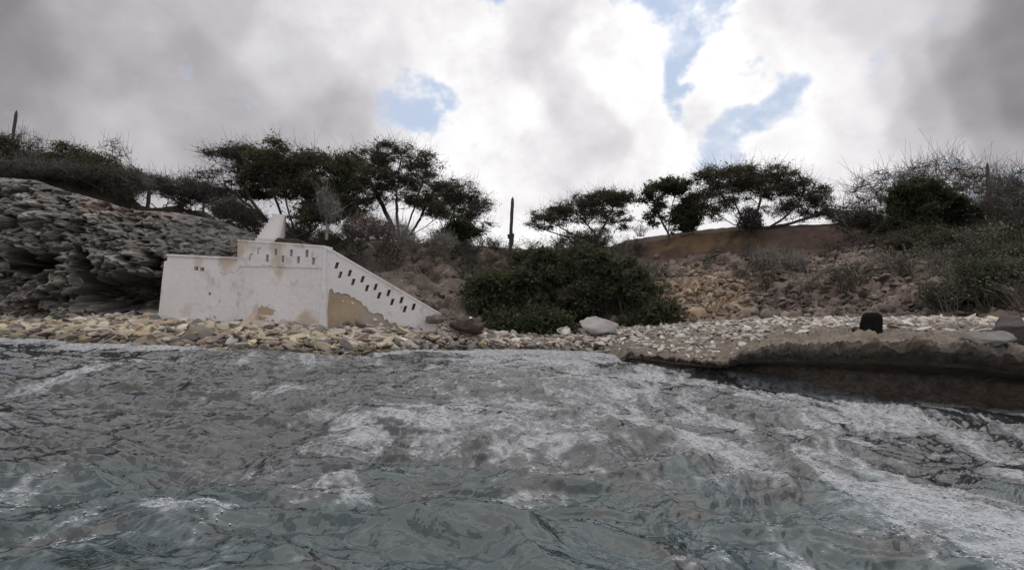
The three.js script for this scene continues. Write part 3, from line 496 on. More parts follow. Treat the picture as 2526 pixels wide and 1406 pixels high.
// ---------------------------------------------------------------- undercut rock shelf on the right
//             column  lip   foot at the water   how far the lip hangs out
{
  const root = base('rock_shelf'); root.userData.kind = 'structure';
  const s = new Soup(), cols = []; for (let x = 1490; x <= 3300; x += x < 2600 ? 3 : 25) cols.push(x);
  const K = 180;
  for (const px of cols) {
    const foot = onWater(px, table(SHELF, px, 2)), D = -foot.z, lip = shelfLip(px, foot), back = land(px, .02); back.y = Math.max(back.y, lip.y + .02);
    const fade = smooth(1490, 1560, px);
    for (let k = 0; k <= K; k++) {
      const t = k / K; let p, kind;
      const dir = V(foot.x, 0, foot.z).normalize();   // inland
      const reach = table(SHELF, px, 3), C = reach * 3.4, front = lip.clone().setY(0);
      if (t < .06) { const q = t / .06; p = front.clone().addScaledVector(dir, C * .85).setY(mix(-.8, -.05, q)); kind = 0; }
      else if (t < .55) { const q = (t - .06) / .49; p = front.clone().setY(mix(-.05, lip.y - .075, q)); p.addScaledVector(dir, C * (.85 + .15 * Math.sin(q * 4)) * smooth(.93, .45, q)); kind = q; }   // deep undercut below a rounded lip
      else { const q = (t - .55) / .45; p = shelfTop(px, q); kind = 1 + q; }
      const big = fbm(p.x * .9, p.y * 1.2, p.z * .9, 3), lump = ridged(p.x * 2.3, p.y * 2.5, p.z * 2.3, 4, .55), fine = fbm(p.x * 9, p.y * 9, p.z * 9, 4, .6);
      const cx = (px - 2390) / 50, cy = (kind - .72) / .22, hole = kind <= 1 ? smooth(1.2, .5, Math.sqrt(cx * cx + cy * cy)) : 0;
      const amp = fade * (kind > 1 ? (1 - .5 * (kind - 1)) : 1);
      const [jn, id] = cells(p.x * 3.2, p.y * 3, p.z * 3.2), [jm] = cells(p.x * 9, p.y * 9, p.z * 9), pitted = (.05 * (id - .5) - .04 * smooth(.12, 0, jn) - .03 * smooth(.3, 0, jm)) * (.35 + .65 * smooth(1.05, 1.25, kind));
      p.y += amp * (kind > .7 ? .1 * lump + .08 * big + .05 * fine + 1.4 * pitted : .02 * fine);
      p.addScaledVector(dir, -amp * (kind <= 1 ? .16 * lump * (.4 + .6 * kind) + .1 * big + .07 * fine : 0) + hole * .12);
      p.y -= (1 - fade) * .35; const edge = kind + .34 * big + .22 * fine + .08 * lump;
      const grain = fbm(p.x * 7 + 40, p.y * 7, p.z * 7, 4, .62); let c = [.165 + .18 * grain, .137 + .15 * grain, .115 + .125 * grain];
      const moss = smooth(.0, .25, fbm(p.x * 1.7 + 3, p.y * 2, p.z * 1.7, 3) - .0) ; c = c.map((a, i) => mix(a, [.2, .15, .06][i], moss * .3));
      const brown = smooth(.0, .3, fbm(p.x * 2.4, 4, p.z * 2.4, 4)); c = c.map((a, i) => mix(a, [.25, .2, .165][i], brown * .5));
      s.v(p.x, p.y, p.z, c.map(a => Math.max(.006, a)));
    }
  }
  for (let a = 0; a + 1 < cols.length; a++) for (let b = 0; b < K; b++) { const i = a * (K + 1) + b; s.quad(i, i + K + 1, i + K + 2, i + 1); }
  part('rock_bench', uvWorld(s.geo(), .7), rockMat, root);
}
{ // worn black stump on the shelf
  const root = base('mooring_stump', onShelf(2150, 828)); tag(root, 'black upright stump with rounded top standing on rock shelf', 'stump');
  const stumpD = -root.position.z; const g = new THREE.CylinderGeometry(.5, .5, 1, 28, 30); const P = g.attributes.position, c = new Float32Array(P.count * 3);
  for (let i = 0; i < P.count; i++) {
    let x = P.getX(i), y = P.getY(i) + .5, z = P.getZ(i); const round = Math.sqrt(clamp(1 - Math.pow(clamp((y - .78) / .24), 2), .02, 1)), wide = (.88 + .14 * (1 - y)) * mix(.3, 1, round), n = 1 + .14 * fbm(x * 3, y * 3, z * 3 + 5, 3) + .05 * noise(x * 9, y * 8, z * 9);
    x = x * wide * n + .06 * smooth(.5, 1, y); z *= wide * n; P.setXYZ(i, x * M(50, stumpD), y * M(76, stumpD) - .1, z * .26); const t = .009 + .006 * noise(x * 12, y * 12, z * 12); c[3 * i] = t * 1.05; c[3 * i + 1] = t; c[3 * i + 2] = t;
  }
  g.setAttribute('color', new THREE.BufferAttribute(c, 3)); g.computeVertexNormals(); part('trunk', g, new THREE.MeshPhysicalMaterial({ vertexColors: true, roughness: 1, specularIntensity: .15 }), root);
  const k = stoneGeo(51, 2, .6, .8); k.scale(.11, .13, .1); const o = part('knob', k, tinted(.06, .06, .06), root); o.position.set(.15, .33, .02);
}
// ---------------------------------------------------------------- trees and shrubs: limbs grown towards points spread through the crown
function grow(start, pts, step, kill, reach, rise, aims, r) {
  const P = [start.clone()], par = [-1]; const n0 = Math.max(1, Math.round(rise.length() / step));
  for (let k = 1; k <= n0; k++) { P.push(start.clone().addScaledVector(rise, k / n0)); par.push(P.length - 2); }
  const fork = P.length - 1, top = P[fork].clone();
  aims.forEach((g, k) => { let last = k % 2 ? fork : Math.max(0, fork - 1 - (k >> 1) % 2); const from = P[last].clone(), L = from.distanceTo(g), m = Math.max(2, Math.round(L / step)), mid = from.clone().lerp(g, .5).add(V((r() - .5) * .3 * L, -.1 * L + (r() - .5) * .2 * L, (r() - .5) * .3 * L)); for (let i = 1; i <= m; i++) { const t = i / m, p = from.clone().multiplyScalar((1 - t) * (1 - t)).addScaledVector(mid, 2 * t * (1 - t)).addScaledVector(g, t * t); P.push(p); par.push(last); last = P.length - 1; } });
  const A = pts.map(p => ({ p, best: -1, d: 1e9 })); let fresh = 0;
  for (let it = 0; it < 120 && A.length; it++) {
    for (const a of A) for (let i = fresh; i < P.length; i++) { const d = a.p.distanceToSquared(P[i]); if (d < a.d) { a.d = d; a.best = i; } }
    fresh = P.length; const pull = new Map();
    for (const a of A) { if (a.d > reach * reach) continue; const v = pull.get(a.best) ?? pull.set(a.best, V(0, 0, 0)).get(a.best); v.add(a.p.clone().sub(P[a.best]).normalize()); }
    if (!pull.size) { if (reach > 50) break; reach *= 2; continue; }
    for (const [i, v] of pull) { const prev = par[i] >= 0 ? P[i].clone().sub(P[par[i]]).normalize().multiplyScalar(.7) : V(0, .5, 0); v.normalize().add(prev).normalize(); P.push(P[i].clone().addScaledVector(v, step)); par.push(i); }
    for (let k = A.length - 1; k >= 0; k--) { const a = A[k]; for (let i = fresh; i < P.length; i++) if (a.p.distanceToSquared(P[i]) < kill * kill) { A.splice(k, 1); break; } }
    if (P.length > 5200) break;
  }
  return { P, par };
}
const tone = (c, k) => c.map(q => q * k);
function inBlobs(blobs, r) { // blobs: [x, y, depth offset, rx, ry, rz, weight] relative to the foot
  let tot = 0; for (const b of blobs) tot += b[6] ?? b[3] * b[4] * b[5]; let k = r() * tot, b = blobs[0]; for (const q of blobs) { k -= q[6] ?? q[3] * q[4] * q[5]; if (k <= 0) { b = q; break; } }
  let v; do v = V(r() * 2 - 1, r() * 2 - 1, r() * 2 - 1); while (v.lengthSq() > 1);
  return V(b[0] + v.x * b[3], b[1] + v.y * b[4], b[2] + v.z * b[5]);
}
function plant(name, label, category, group, foot, o) {
  const r = rng(o.seed), root = base(name, foot); tag(root, label, category, group);
  const bl = o.blobs, pts = Array.from({ length: o.points ?? 320 }, () => inBlobs(bl, r));
  const { P, par } = grow(V(0, -.1, 0), pts, o.step ?? .16, o.kill ?? .24, o.reach ?? 1.0, V(...(o.rise ?? [0, .6, 0])), bl.map(b => V(b[0] + (r() - .5) * b[3] * .5, b[1] - b[4] * .75, b[2] + (r() - .5) * b[5])), r);
  const kids = P.map(() => []); par.forEach((p, i) => p >= 0 && kids[p].push(i));
  const rad = P.map(() => 0), tip = o.tip ?? .008; for (let i = P.length - 1; i >= 0; i--) rad[i] = kids[i].length ? Math.pow(kids[i].reduce((s, k) => s + Math.pow(rad[k], 2.7), 0), 1 / 2.7) : tip;
  const jit = (o.wiggle ?? .035); for (let i = 2; i < P.length; i++) P[i].add(V((r() - .5) * jit, (r() - .5) * jit, (r() - .5) * jit));
  const wood = new Soup(), bc = o.bark ?? [.075, .06, .05];
  for (let i = 0; i < P.length; i++) { // one limb per run of main children
    const starts = i === 0 ? [0] : []; kids[i].sort((a, b) => rad[b] - rad[a]);
    for (const k of i === 0 ? kids[i] : kids[i].slice(1)) starts.push(k);
    for (const s0 of starts) { if (s0 === 0) continue; const line = [P[i]], rr = [rad[s0] * 1.05]; let c = s0; for (;;) { line.push(P[c]); rr.push(Math.max(tip * .7, rad[c] * (o.thick ?? 1))); if (!kids[c].length) break; c = kids[c].sort((a, b) => rad[b] - rad[a])[0]; } rr[0] = rr[1] ?? rr[0]; wood.tube(line, rr.map(q => Math.min(q, o.maxR ?? .14)), rr[0] > .03 ? 6 : 3, tone(bc, .8 + .4 * r())); }
  }
  // fine twigs, spread flat by the trade wind
  const leaves = new Soup(), cols = o.leafColors, spots = [], w = o.wind ?? V(-.5, .05, 0), flat = o.flat ?? .35;
  const ends = P.map((p, i) => i).filter(i => rad[i] < tip * 2.1 && P[i].y > (o.twigLow ?? .3) && bl.some(b => { const dx = (P[i].x - b[0]) / b[3], dy = (P[i].y - b[1]) / b[4]; return dx * dx + dy * dy < 1.5; }));
  const px_ = Float32Array.from(P, p => p.x), py_ = Float32Array.from(P, p => p.y), pz_ = Float32Array.from(P, p => p.z);
  const sub = o.clump ? Array.from({ length: o.clump }, () => { const q = inBlobs(bl, r), e = (o.clumpR ?? .45) * (.55 + .8 * r()); return [q.x, q.y, q.z, e, e * (o.pad ?? .6), e, e * e]; }) : bl;
  for (let k = 0; k < (o.twigs ?? 900); k++) { // each twig reaches from the nearest limb to a point of the crown
    const stray = r() < .12, g = inBlobs(stray ? bl : sub, r); let i = -1, best = 1e9; for (let q = 0; q < px_.length; q++) { const u = px_[q] - g.x, v = (py_[q] - g.y) * 1.6, t = pz_[q] - g.z, d = u * u + v * v + t * t; if (d < best) { best = d; i = q; } }
    if (g.y < (o.twigLow ?? .3) || best > 1.2) continue; const L = (o.twigLen ?? .42) * (.4 + r()) * (stray ? 1.8 : 1), d = V(r() - .5, (r() - (stray ? .1 : .42)) * flat * 2, r() - .5).normalize().addScaledVector(w, .8).normalize();
    const a = P[i], b = g, e = g.clone().addScaledVector(d, L * .7).add(V((r() - .5) * .1, (r() - .3) * .08, (r() - .5) * .1)), R0 = o.twigR ?? .007;
    wood.tube([a, a.clone().lerp(b, .55).add(V((r() - .5) * .08, (r() - .6) * .08, (r() - .5) * .08)), b, e], [R0 * 1.3, R0, R0 * .8, R0 * .4], 3, tone(bc, .8 + .5 * r())); if (!stray) spots.push([a.clone().lerp(b, .6), b, e]);
  }
  part('trunk', wood.geo(), barkMat, root);
  if (o.leaves) {
    for (let k = 0; k < o.leaves; k++) {
      const [a, b, e] = spots[Math.floor(r() * spots.length)]; if (o.bare && o.bare(a, r)) continue; const t = r(), p = (t < .5 ? a.clone().lerp(b, t * 2) : b.clone().lerp(e, t * 2 - 1)).add(V((r() - .5) * .12, (r() - .5) * .08, (r() - .5) * .12));
      const d = V(r() - .5, (r() - .5) * .7, r() - .5).normalize(), n = V(r() - .5, 1.2 * r(), r() - .5).normalize(), L = (o.leafLen ?? .09) * (.6 + .7 * r()), c = cols[Math.floor(r() * cols.length)], q = .75 + .5 * r();
      leaves.leaf(p, d, n, L, L * (o.leafWide ?? .45), c.map(x => x * q));
    }
    part('crown', leaves.geo(true), leafMat, root);
  }
  return root;
}
// a crown given by what the photograph shows: middle and half-size in its pixels, metres before or behind the foot
const crown = (fx, fy, D, list) => { const f = at(fx, fy, D); return { foot: f, blobs: list.map(([x, y, rx, ry, dz, wt]) => { const p = at(x, y, D + (dz ?? 0)).sub(f); return [p.x, p.y, p.z, rx * D / F, ry * D / F, Math.max(.5, rx * D / F * .75), (wt ?? 1) * rx * ry]; }) }; };
const OLIVE = [[.09, .09, .04], [.115, .108, .048], [.075, .08, .034], [.15, .125, .055]], DARK = [[.048, .067, .027], [.06, .082, .032], [.038, .055, .025], [.085, .094, .04]], DRY = [[.12, .1, .07], [.09, .08, .055], [.1, .075, .05]];
{
  let c = crown(735, 610, 20.5, [[600, 390, 90, 28, .6], [700, 385, 90, 30, -.6], [780, 410, 80, 32, .5], [670, 435, 90, 32], [850, 440, 60, 44], [545, 430, 66, 30, 0, .6], [610, 485, 60, 20, .4, .6], [760, 470, 80, 40, -.5], [830, 510, 60, 44], [770, 545, 50, 28, -1, .8]]);
  plant('divi_tree', 'large wind-swept flat-topped tree directly behind the white steps', 'tree', 'wind-swept trees on the ridge', c.foot, { ...c, seed: 1, clump: 170, clumpR: 0.34, pad: .4, points: 1000, step: .16, kill: .2, rise: [-.1, .5, 0], twigs: 9000, twigLen: .6, leaves: 46000, leafColors: [...OLIVE, ...DARK], leafLen: .12, bark: [.07, .056, .048], bare: (a, r) => a.x < -2.2 ? r() < .8 : false });
  c = crown(985, 615, 22.5, [[900, 392, 76, 26, .5], [980, 380, 70, 24, -.5], [1040, 405, 60, 26, .3], [940, 440, 80, 34], [1050, 450, 56, 30], [880, 490, 60, 40], [1000, 480, 80, 40, 0, .6], [1070, 510, 46, 36, 0, .6]]);
  plant('divi_tree', 'airy spreading tree with open forked limbs right of the largest tree', 'tree', 'wind-swept trees on the ridge', c.foot, { ...c, seed: 2, clump: 170, clumpR: 0.32, pad: .4, points: 850, step: .18, kill: .24, rise: [.05, .5, 0], twigs: 6500, twigLen: .55, leaves: 20000, leafColors: OLIVE, leafLen: .09, thick: 1.2, wind: V(.35, .03, 0) });
  c = crown(1105, 612, 24, [[1120, 470, 60, 30], [1150, 510, 60, 40], [1090, 500, 60, 40], [1170, 550, 36, 30, 0, .6]]);
  plant('divi_tree', 'thin-crowned tree left of the tall lone cactus', 'tree', 'wind-swept trees on the ridge', c.foot, { ...c, seed: 3, clump: 110, clumpR: 0.3, pad: .4, points: 560, step: .18, kill: .24, twigs: 3800, twigLen: .55, leaves: 9000, leafColors: OLIVE, leafLen: .09, wind: V(.45, .0, 0) });
  c = crown(1135, 616, 23.2, [[1120, 565, 42, 28], [1150, 580, 36, 26], [1090, 590, 30, 18]]);
  plant('leafy_shrub', 'dark leafy shrub under the thin-crowned tree', 'shrub', 'green shrubs', c.foot, { ...c, seed: 4, clump: 14, clumpR: 0.35, points: 220, rise: [0, .25, 0], twigs: 900, twigLen: .3, leaves: 9000, leafColors: DARK, leafLen: .12, wind: V(0, 0, 0), flat: 1, twigLow: 0 });
  c = crown(1460, 622, 25.5, [[1510, 490, 70, 20], [1440, 508, 76, 22], [1385, 532, 76, 20], [1340, 550, 46, 18, 0, .7], [1500, 535, 66, 34, 0, .5]]);
  plant('divi_tree', 'low leaning flat-topped tree right of the lone cactus', 'tree', 'wind-swept trees on the ridge', c.foot, { ...c, seed: 5, clump: 130, clumpR: 0.3, pad: .4, points: 700, step: .18, kill: .22, rise: [.2, .9, 0], twigs: 4800, twigLen: .5, leaves: 14000, leafColors: OLIVE, leafLen: .1, thick: 1.3 });
  c = crown(1460, 628, 24.5, [[1420, 590, 50, 22], [1470, 585, 40, 26]]);
  plant('dry_shrub', 'sparse brown shrub at the foot of the low leaning tree', 'shrub', 'dry shrubs', c.foot, { ...c, seed: 55, points: 160, rise: [0, .2, 0], twigs: 700, twigLen: .4, leaves: 1400, leafColors: [...OLIVE, ...DRY], leafLen: .1, flat: .9, wind: V(0, 0, 0), twigLow: 0 });
  c = crown(1650, 588, 24.4, [[1618, 482, 36, 30], [1664, 462, 36, 20], [1694, 490, 34, 36], [1690, 535, 34, 32], [1628, 530, 36, 28, 0, .5]]);
  plant('round_tree', 'compact leafy dark green tree between two flat-topped trees', 'tree', null, c.foot, { ...c, seed: 6, clump: 60, clumpR: 0.32, pad: .4, points: 600, step: .17, kill: .22, rise: [0, .5, 0], twigs: 2500, twigLen: .35, leaves: 17000, leafColors: DARK, leafLen: .13, wind: V(0, 0, 0), flat: .9 });
  c = crown(1852, 572, 23.5, [[1800, 442, 95, 28], [1880, 438, 105, 26], [1960, 472, 90, 26], [1755, 500, 50, 40, 0, .8], [1850, 490, 130, 34, 0, .35], [2020, 510, 60, 30, 0, .6], [1970, 530, 90, 24, 0, .3]]);
  plant('divi_tree', 'widest umbrella-shaped tree above the ochre bank', 'tree', 'wind-swept trees on the ridge', c.foot, { ...c, seed: 7, clump: 210, clumpR: 0.32, pad: .4, points: 1000, step: .18, kill: .22, rise: [0, .25, 0], twigs: 8000, twigLen: .55, leaves: 19000, leafColors: [...OLIVE, ...DARK], leafLen: .1, thick: 1.0, wind: V(.1, .08, 0) });
  c = crown(1850, 575, 22.8, [[1850, 535, 30, 22], [1850, 555, 34, 14]]);
  plant('dry_shrub', 'small dusky shrub at the trunk of the widest umbrella-shaped tree', 'shrub', 'dry shrubs', c.foot, { ...c, seed: 77, points: 120, rise: [0, .2, 0], twigs: 700, twigLen: .35, leaves: 1800, leafColors: [[.05, .042, .036], [.04, .035, .03]], leafLen: .1, flat: .9, wind: V(0, 0, 0), twigLow: 0 });
  c = crown(2275, 590, 18.6, [[2270, 470, 66, 34], [2230, 500, 50, 36], [2300, 520, 80, 40], [2250, 550, 80, 30], [2390, 530, 60, 40, 0, .8]]);
  plant('round_tree', 'dense black-green rounded tree among bare branches on the right', 'tree', null, c.foot, { ...c, seed: 8, clump: 80, clumpR: 0.34, pad: .4, points: 700, step: .16, kill: .2, rise: [0, .3, 0], twigs: 3000, twigLen: .3, leaves: 26000, leafColors: DARK, leafLen: .12, wind: V(0, 0, 0), flat: 1 });
  c = crown(2220, 592, 20, [[2200, 460, 110, 40], [2320, 440, 110, 50], [2130, 520, 70, 36], [2430, 470, 90, 50]]);
  plant('bare_tree', 'leafless spiky tree behind the black-green rounded tree', 'tree', 'leafless trees', c.foot, { ...c, seed: 9, points: 380, step: .22, kill: .34, rise: [0, .5, 0], twigs: 2200, twigLen: .85, bark: [.12, .1, .092], leafColors: DRY, wind: V(0, .15, 0), flat: .5, twigR: .008 });
  c = crown(2490, 600, 17, [[2480, 490, 60, 60], [2560, 470, 90, 70], [2500, 560, 60, 40]]);
  plant('bare_tree', 'leafless grey tree at the right edge of the ridge', 'tree', 'leafless trees', c.foot, { ...c, seed: 10, points: 320, step: .2, kill: .3, rise: [0, .5, 0], twigs: 2000, twigLen: .6, bark: [.13, .11, .1], leaves: 900, leafColors: DRY, wind: V(0, .1, 0), flat: .8 });
  c = crown(2120, 585, 20.6, [[2110, 545, 60, 30], [2170, 560, 50, 24]]);
  plant('dry_shrub', 'tangled dry shrub on the crest left of the black-green tree', 'shrub', 'dry shrubs', c.foot, { ...c, seed: 101, points: 200, rise: [0, .2, 0], twigs: 1400, twigLen: .45, leaves: 1500, leafColors: [...OLIVE, ...DRY], leafLen: .09, flat: .8, wind: V(0, 0, 0), twigLow: 0 });
  // left skyline
  c = crown(66, 412, 18.4, [[55, 350, 30, 30], [85, 360, 30, 26], [40, 370, 20, 20]]);
  plant('bare_tree', 'leafless upright bush on the left skyline beside the bent cactus', 'shrub', 'leafless trees', c.foot, { ...c, seed: 12, points: 90, step: .14, kill: .26, rise: [0, .15, 0], twigs: 220, twigLen: .4, bark: [.14, .12, .11], leafColors: DRY, wind: V(0, .6, 0), flat: 1.2, twigLow: 0 });
  c = crown(286, 440, 19, [[285, 365, 36, 26], [300, 385, 26, 16]]);
  plant('bare_tree', 'leafless small bush standing alone on the left skyline', 'shrub', 'leafless trees', c.foot, { ...c, seed: 13, points: 60, step: .16, kill: .3, rise: [0, .3, 0], twigs: 90, twigLen: .42, bark: [.15, .13, .12], leafColors: DRY, wind: V(0, .6, 0), flat: 1.2, tip: .009 });
  c = crown(185, 420, 18, [[185, 395, 60, 20], [230, 405, 60, 14], [175, 368, 18, 12, 0, 1.6], [120, 400, 50, 14, 0, .6]]);
  plant('leafy_shrub', 'wind-bent green shrub on the left skyline', 'shrub', 'green shrubs', c.foot, { ...c, seed: 14, clump: 26, clumpR: 0.35, points: 300, rise: [0, .15, 0], twigs: 1600, twigLen: .35, leaves: 7000, leafColors: [...OLIVE, [.075, .085, .02]], leafLen: .1, twigLow: 0 });
  c = crown(8, 430, 17.6, [[5, 370, 34, 40], [20, 395, 40, 20]]);
  plant('leafy_shrub', 'dark shrub at the left edge below the bent cactus', 'shrub', 'green shrubs', c.foot, { ...c, seed: 15, points: 160, rise: [0, .2, 0], twigs: 800, twigLen: .3, leaves: 4000, leafColors: [...DARK, ...DRY], leafLen: .1, twigLow: 0 });
  // grey thorn scrub along the crest between the cliff and the large tree
  [[400, 520, 20, [[390, 455, 60, 22], [450, 465, 50, 26], [340, 440, 50, 14, 0, .6]], 'grey thorn shrub leaning over the gap above the cliff'], [500, 545, 20.5, [[520, 480, 60, 30], [470, 490, 50, 30]], 'grey thorn shrub behind the cliff top left of the large tree'], [590, 575, 20, [[570, 520, 50, 24], [610, 540, 40, 18]], 'low brownish thorn shrub beside the white steps'], [250, 470, 17.6, [[240, 440, 70, 22], [310, 450, 50, 24]], 'grey thorn shrub sprawling over the cliff shoulder'], [100, 440, 17.2, [[60, 415, 80, 22], [140, 425, 80, 20]], 'low grey thorn scrub on the cliff brow at left']].forEach(([x, y, D, b, label], k) => {
    const q = crown(x, y, D, b); plant('thorn_shrub', label, 'shrub', 'thorn scrub on the crest', q.foot, { ...q, seed: 20 + k, clump: 40, clumpR: .35, points: 330, step: .16, kill: .24, rise: [0, .3, 0], twigs: 2400, twigLen: .42, twigR: .0065, bark: [.12, .105, .095], leaves: 2600, leafColors: [...DRY, [.07, .068, .05]], leafLen: .085, twigLow: 0 });
  });
  // green thicket in the gully
  [[1240, 815, 17.6, [[1210, 715, 56, 46], [1250, 760, 50, 40]], 'light green shrub at the left edge of the gully thicket'], [1330, 825, 17.8, [[1330, 680, 66, 56], [1310, 760, 70, 50]], 'tall leafy shrub in the middle left of the gully thicket'], [1450, 825, 18.2, [[1450, 670, 80, 54], [1440, 750, 90, 60]], 'tallest dark shrub in the centre of the gully thicket'], [1560, 825, 17.8, [[1540, 690, 66, 56], [1570, 760, 70, 56]], 'dark shrub at the right of the gully thicket above the boulder'], [1280, 828, 16.6, [[1260, 800, 80, 22], [1330, 800, 70, 22]], 'low grassy shrub spilling onto the shore left of the round pale boulder'], [1620, 822, 16.8, [[1620, 780, 50, 34], [1580, 800, 50, 20]], 'small dark shrub at the right foot of the gully thicket'], [1370, 640, 22, [[1340, 640, 70, 18], [1440, 640, 70, 20]], 'low green shrub on the slope above the gully thicket']].forEach(([x, y, D, b, label], k) => {
    const q = crown(x, y, D, b), bright = k === 0 || k === 4; plant('leafy_shrub', label, 'shrub', 'green thicket in the gully', q.foot, { ...q, seed: 40 + k, clump: 34, clumpR: .34, points: 330, step: .17, kill: .26, rise: [0, .2, 0], twigs: 1500, twigLen: .38, leaves: 11000, leafColors: bright ? [[.05, .068, .024], [.07, .085, .03], [.04, .055, .02], [.11, .12, .06]] : [...DARK, [.03, .045, .018], [.12, .12, .06], [.1, .09, .05]], leafLen: .17, leafWide: .4, wind: V(0, 0, 0), flat: 1.1, twigLow: -1 });
  });
  // dark shrubs on the right slope
  [[2400, 790, 12.6, [[2390, 740, 80, 34], [2440, 700, 70, 40]], 'dark olive shrub low on the right slope'], [2500, 720, 14, [[2490, 650, 60, 40], [2540, 700, 60, 50]], 'dusky shrub at the right edge of the slope'], [2250, 620, 18, [[2230, 600, 50, 18], [2270, 595, 50, 22]], 'grey-green shrub on the slope below the black-green tree'], [2380, 640, 16.5, [[2360, 610, 70, 30], [2430, 610, 60, 36]], 'grey-green shrub right of centre below the bare branches']].forEach(([x, y, D, b, label], k) => {
    const q = crown(x, y, D, b); plant('leafy_shrub', label, 'shrub', 'shrubs on the right slope', q.foot, { ...q, seed: 60 + k, clump: 26, clumpR: .34, points: 300, step: .17, kill: .26, rise: [0, .2, 0], twigs: 1700, twigLen: .38, leaves: 8500, leafColors: k < 2 ? [...DARK, [.05, .045, .03]] : [...OLIVE, [.06, .06, .04]], leafLen: .1, wind: V(0, 0, 0), flat: 1, twigLow: -1, bark: [.1, .09, .08] });
  });
  // pale leafless bushes standing on slopes
  [[1010, 640, 19, [[1000, 590, 30, 30]], 'pale leafless bush below the airy spreading tree'], [1075, 640, 19.5, [[1090, 600, 34, 26]], 'pale leafless bush right of the other one under the airy tree'], [805, 585, 19.2, [[800, 500, 22, 40], [820, 520, 26, 30]], 'pale dead sapling in front of the largest tree'], [1890, 690, 18.5, [[1890, 640, 34, 26]], 'pale dead bush on the slope below the ochre bank'], [1950, 690, 18.5, [[1960, 650, 34, 20]], 'grey dead bush right of the pale one below the bank'], [930, 610, 20, [[900, 560, 60, 30], [960, 570, 50, 26]], 'pinkish-grey dry brush between the two largest trees']].forEach(([x, y, D, b, label], k) => {
    const q = crown(x, y, D, b); plant('bare_bush', label, 'shrub', 'dead bushes', q.foot, { ...q, seed: 80 + k, points: k === 5 ? 260 : 90, step: .15, kill: .24, rise: [0, .25, 0], twigs: k === 5 ? 1600 : 420, twigLen: .38, twigR: .008, bark: k === 5 ? [.17, .13, .115] : [.22, .2, .18], leafColors: DRY, wind: V(0, .2, 0), flat: 1, twigLow: -1 });
  });
}
function cactus(label, px, yTop, yFoot, D, w, lean, arms) { // ribbed column
  const foot = at(px, yFoot, D), root = base('column_cactus', foot), h = M(yFoot - yTop, D); tag(root, label, 'cactus', 'columnar cacti');
  const column = (a, b, r0, name, bend) => {
    const s = new Soup(), n = 26, sides = 16, c = [.07, .068, .055], ax = b.clone().sub(a); let prev = null;
    for (let k = 0; k <= n; k++) { const t = k / n, p = a.clone().addScaledVector(ax, t); p.x += bend * Math.sin(t * 3.1) + .3 * r0 * noise(t * 5, px, 1); const rr = r0 * (.92 + .14 * noise(t * 9, 3, px)) * Math.sqrt(clamp(1.02 - Math.pow(clamp((t - .9) / .1), 2), .02, 1)), ring = []; for (let q = 0; q < sides; q++) { const e = q / sides * 6.283, k2 = rr * (q % 2 ? .78 : 1.05), f = .8 + .35 * ((k * 7 + q * 3) % 5) / 5; ring.push(s.v(p.x + Math.cos(e) * k2, p.y, p.z + Math.sin(e) * k2, c.map(x => x * f))); } if (prev) for (let q = 0; q < sides; q++) s.quad(prev[q], prev[(q + 1) % sides], ring[(q + 1) % sides], ring[q]); prev = ring; }
    part(name, s.geo(), barkMat, root);
  };
  column(V(0, -.2, 0), V(lean, h, 0), M(w, D) / 2, 'stem', 0);
  for (const [y0, dx, y1] of arms ?? []) { column(V(lean * .3, h * y0, 0), V(lean * .3 + dx * .7, h * (y0 + .04), .02), M(w, D) * .36, 'arm', 0); column(V(lean * .3 + dx * .7, h * (y0 + .02), .02), V(lean * .3 + dx, h * y1, .02), M(w, D) * .36, 'arm', 0); }
}
cactus('tall lone column cactus on the saddle between the trees', 1258, 483, 622, 26, 8.5, .04, [[.1, .12, .34], [.22, -.12, .32]]);
cactus('bent column cactus on the left skyline', 18, 266, 420, 18, 7, .1);
cactus('tallest column cactus among bare branches at right', 2440, 396, 590, 18, 8, .02);
cactus('shorter column cactus right of the tallest one', 2464, 428, 590, 18, 8, .1);
cactus('short stub cactus in the gap above the cliff', 363, 456, 515, 19.5, 9, 0);
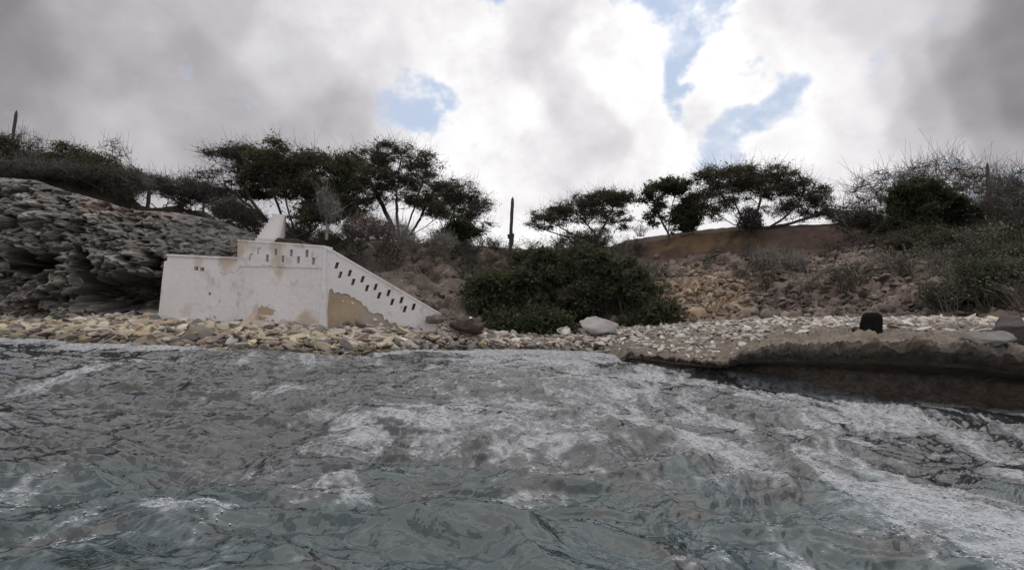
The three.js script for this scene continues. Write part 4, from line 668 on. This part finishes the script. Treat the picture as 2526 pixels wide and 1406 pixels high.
{ // dry brush over the slopes and the cliff brow: far too much of it to count
  const geos = [0, 1, 2].map(k => { const s = new Soup(), r = rng(500 + k); for (let i = 0; i < 26; i++) { const a = r() * 6.283, l = .3 + .5 * r(), o = .35 + .9 * r(), p0 = V((r() - .5) * .25, -.05, (r() - .5) * .25), p1 = p0.clone().add(V(Math.cos(a) * l * .3 * o, l * .6, Math.sin(a) * l * .3 * o)), p2 = p1.clone().add(V(Math.cos(a + .6) * l * .5 * o, l * .35, Math.sin(a + .6) * l * .5 * o)); s.tube([p0, p1, p2], [.008, .006, .003], 3, tone([1, 1, 1], .7 + .6 * r())); for (let j = 0; j < 3; j++) { const e = p1.clone().add(V((r() - .5) * .4, r() * .25, (r() - .5) * .4)); s.tube([p1, e], [.005, .002], 3, tone([1, 1, 1], .7 + .6 * r())); } for (let j = 0; j < 4; j++) s.leaf(p2.clone().add(V((r() - .5) * .2, (r() - .5) * .2, (r() - .5) * .2)), V(r() - .5, r() - .5, r() - .5).normalize(), V(r() - .5, 1, r() - .5).normalize(), .07, .035, [.7, .8, .5]); } return s.geo(); });
  const root = base('dry_brush'); tag(root, 'grey and brown dry brush scattered all over the slopes', 'brush', null, 'stuff');
  const r = rng(41), m = new THREE.Matrix4(), sets = geos.map(() => []);
  for (let k = 0; k < 2300; k++) {
    let px, p, q; const cliffTop = r() < .2;
    if (cliffTop) { px = -60 + r() * 720; p = land(px, .72 + .28 * r()); if (px > 330 || r() < .5) continue; }
    else { px = 600 + r() * 2100; const t = .06 + .92 * r(); p = land(px, t); q = pixelOf(p)[1]; if (r() < bankMask(px, t) * .98 || r() < tanMask(px, q) * .9) continue; if (px < 1080 && -p.z < 16.4) continue; const bare = smooth(1540, 1640, px) * (1 - smooth(2250, 2420, px)) + smooth(960, 1000, px) * (1 - smooth(1130, 1200, px)) + smooth(800, 860, px) * (1 - smooth(960, 1000, px)) * .5; if (r() > (.34 + .9 * fbm(p.x * .7, 1, p.z * .7, 3) + .2 * smooth(.3, .9, t)) * (1 - .85 * Math.min(1, bare) * smooth(.95, .6, t))) continue; p.y += .34 * fbm(p.x * .7, 2, p.z * .7, 4) + .16 * ridged(p.x * 2.2, p.y, p.z * 2.2, 4); }
    const s = .45 + .8 * r(), pick = r(), c = pick < .45 ? [.15, .13, .115] : pick < .75 ? [.095, .072, .058] : [.075, .075, .05];
    sets[k % 3].push([m.clone().compose(p, new THREE.Quaternion().setFromEuler(new THREE.Euler(0, r() * 6.28, 0)), V(s * 1.3, s, s * 1.3)), new THREE.Color().setRGB(...tone(c, .7 + .7 * r()))]);
  }
  sets.forEach((es, k) => { const o = shade(new THREE.InstancedMesh(geos[k], barkMat, es.length)); o.name = 'twigs'; o.userData.kind = 'stuff'; es.forEach(([a, b], i) => { o.setMatrixAt(i, a); o.setColorAt(i, b); }); root.add(o); });
}
renderer.render(scene, camera);
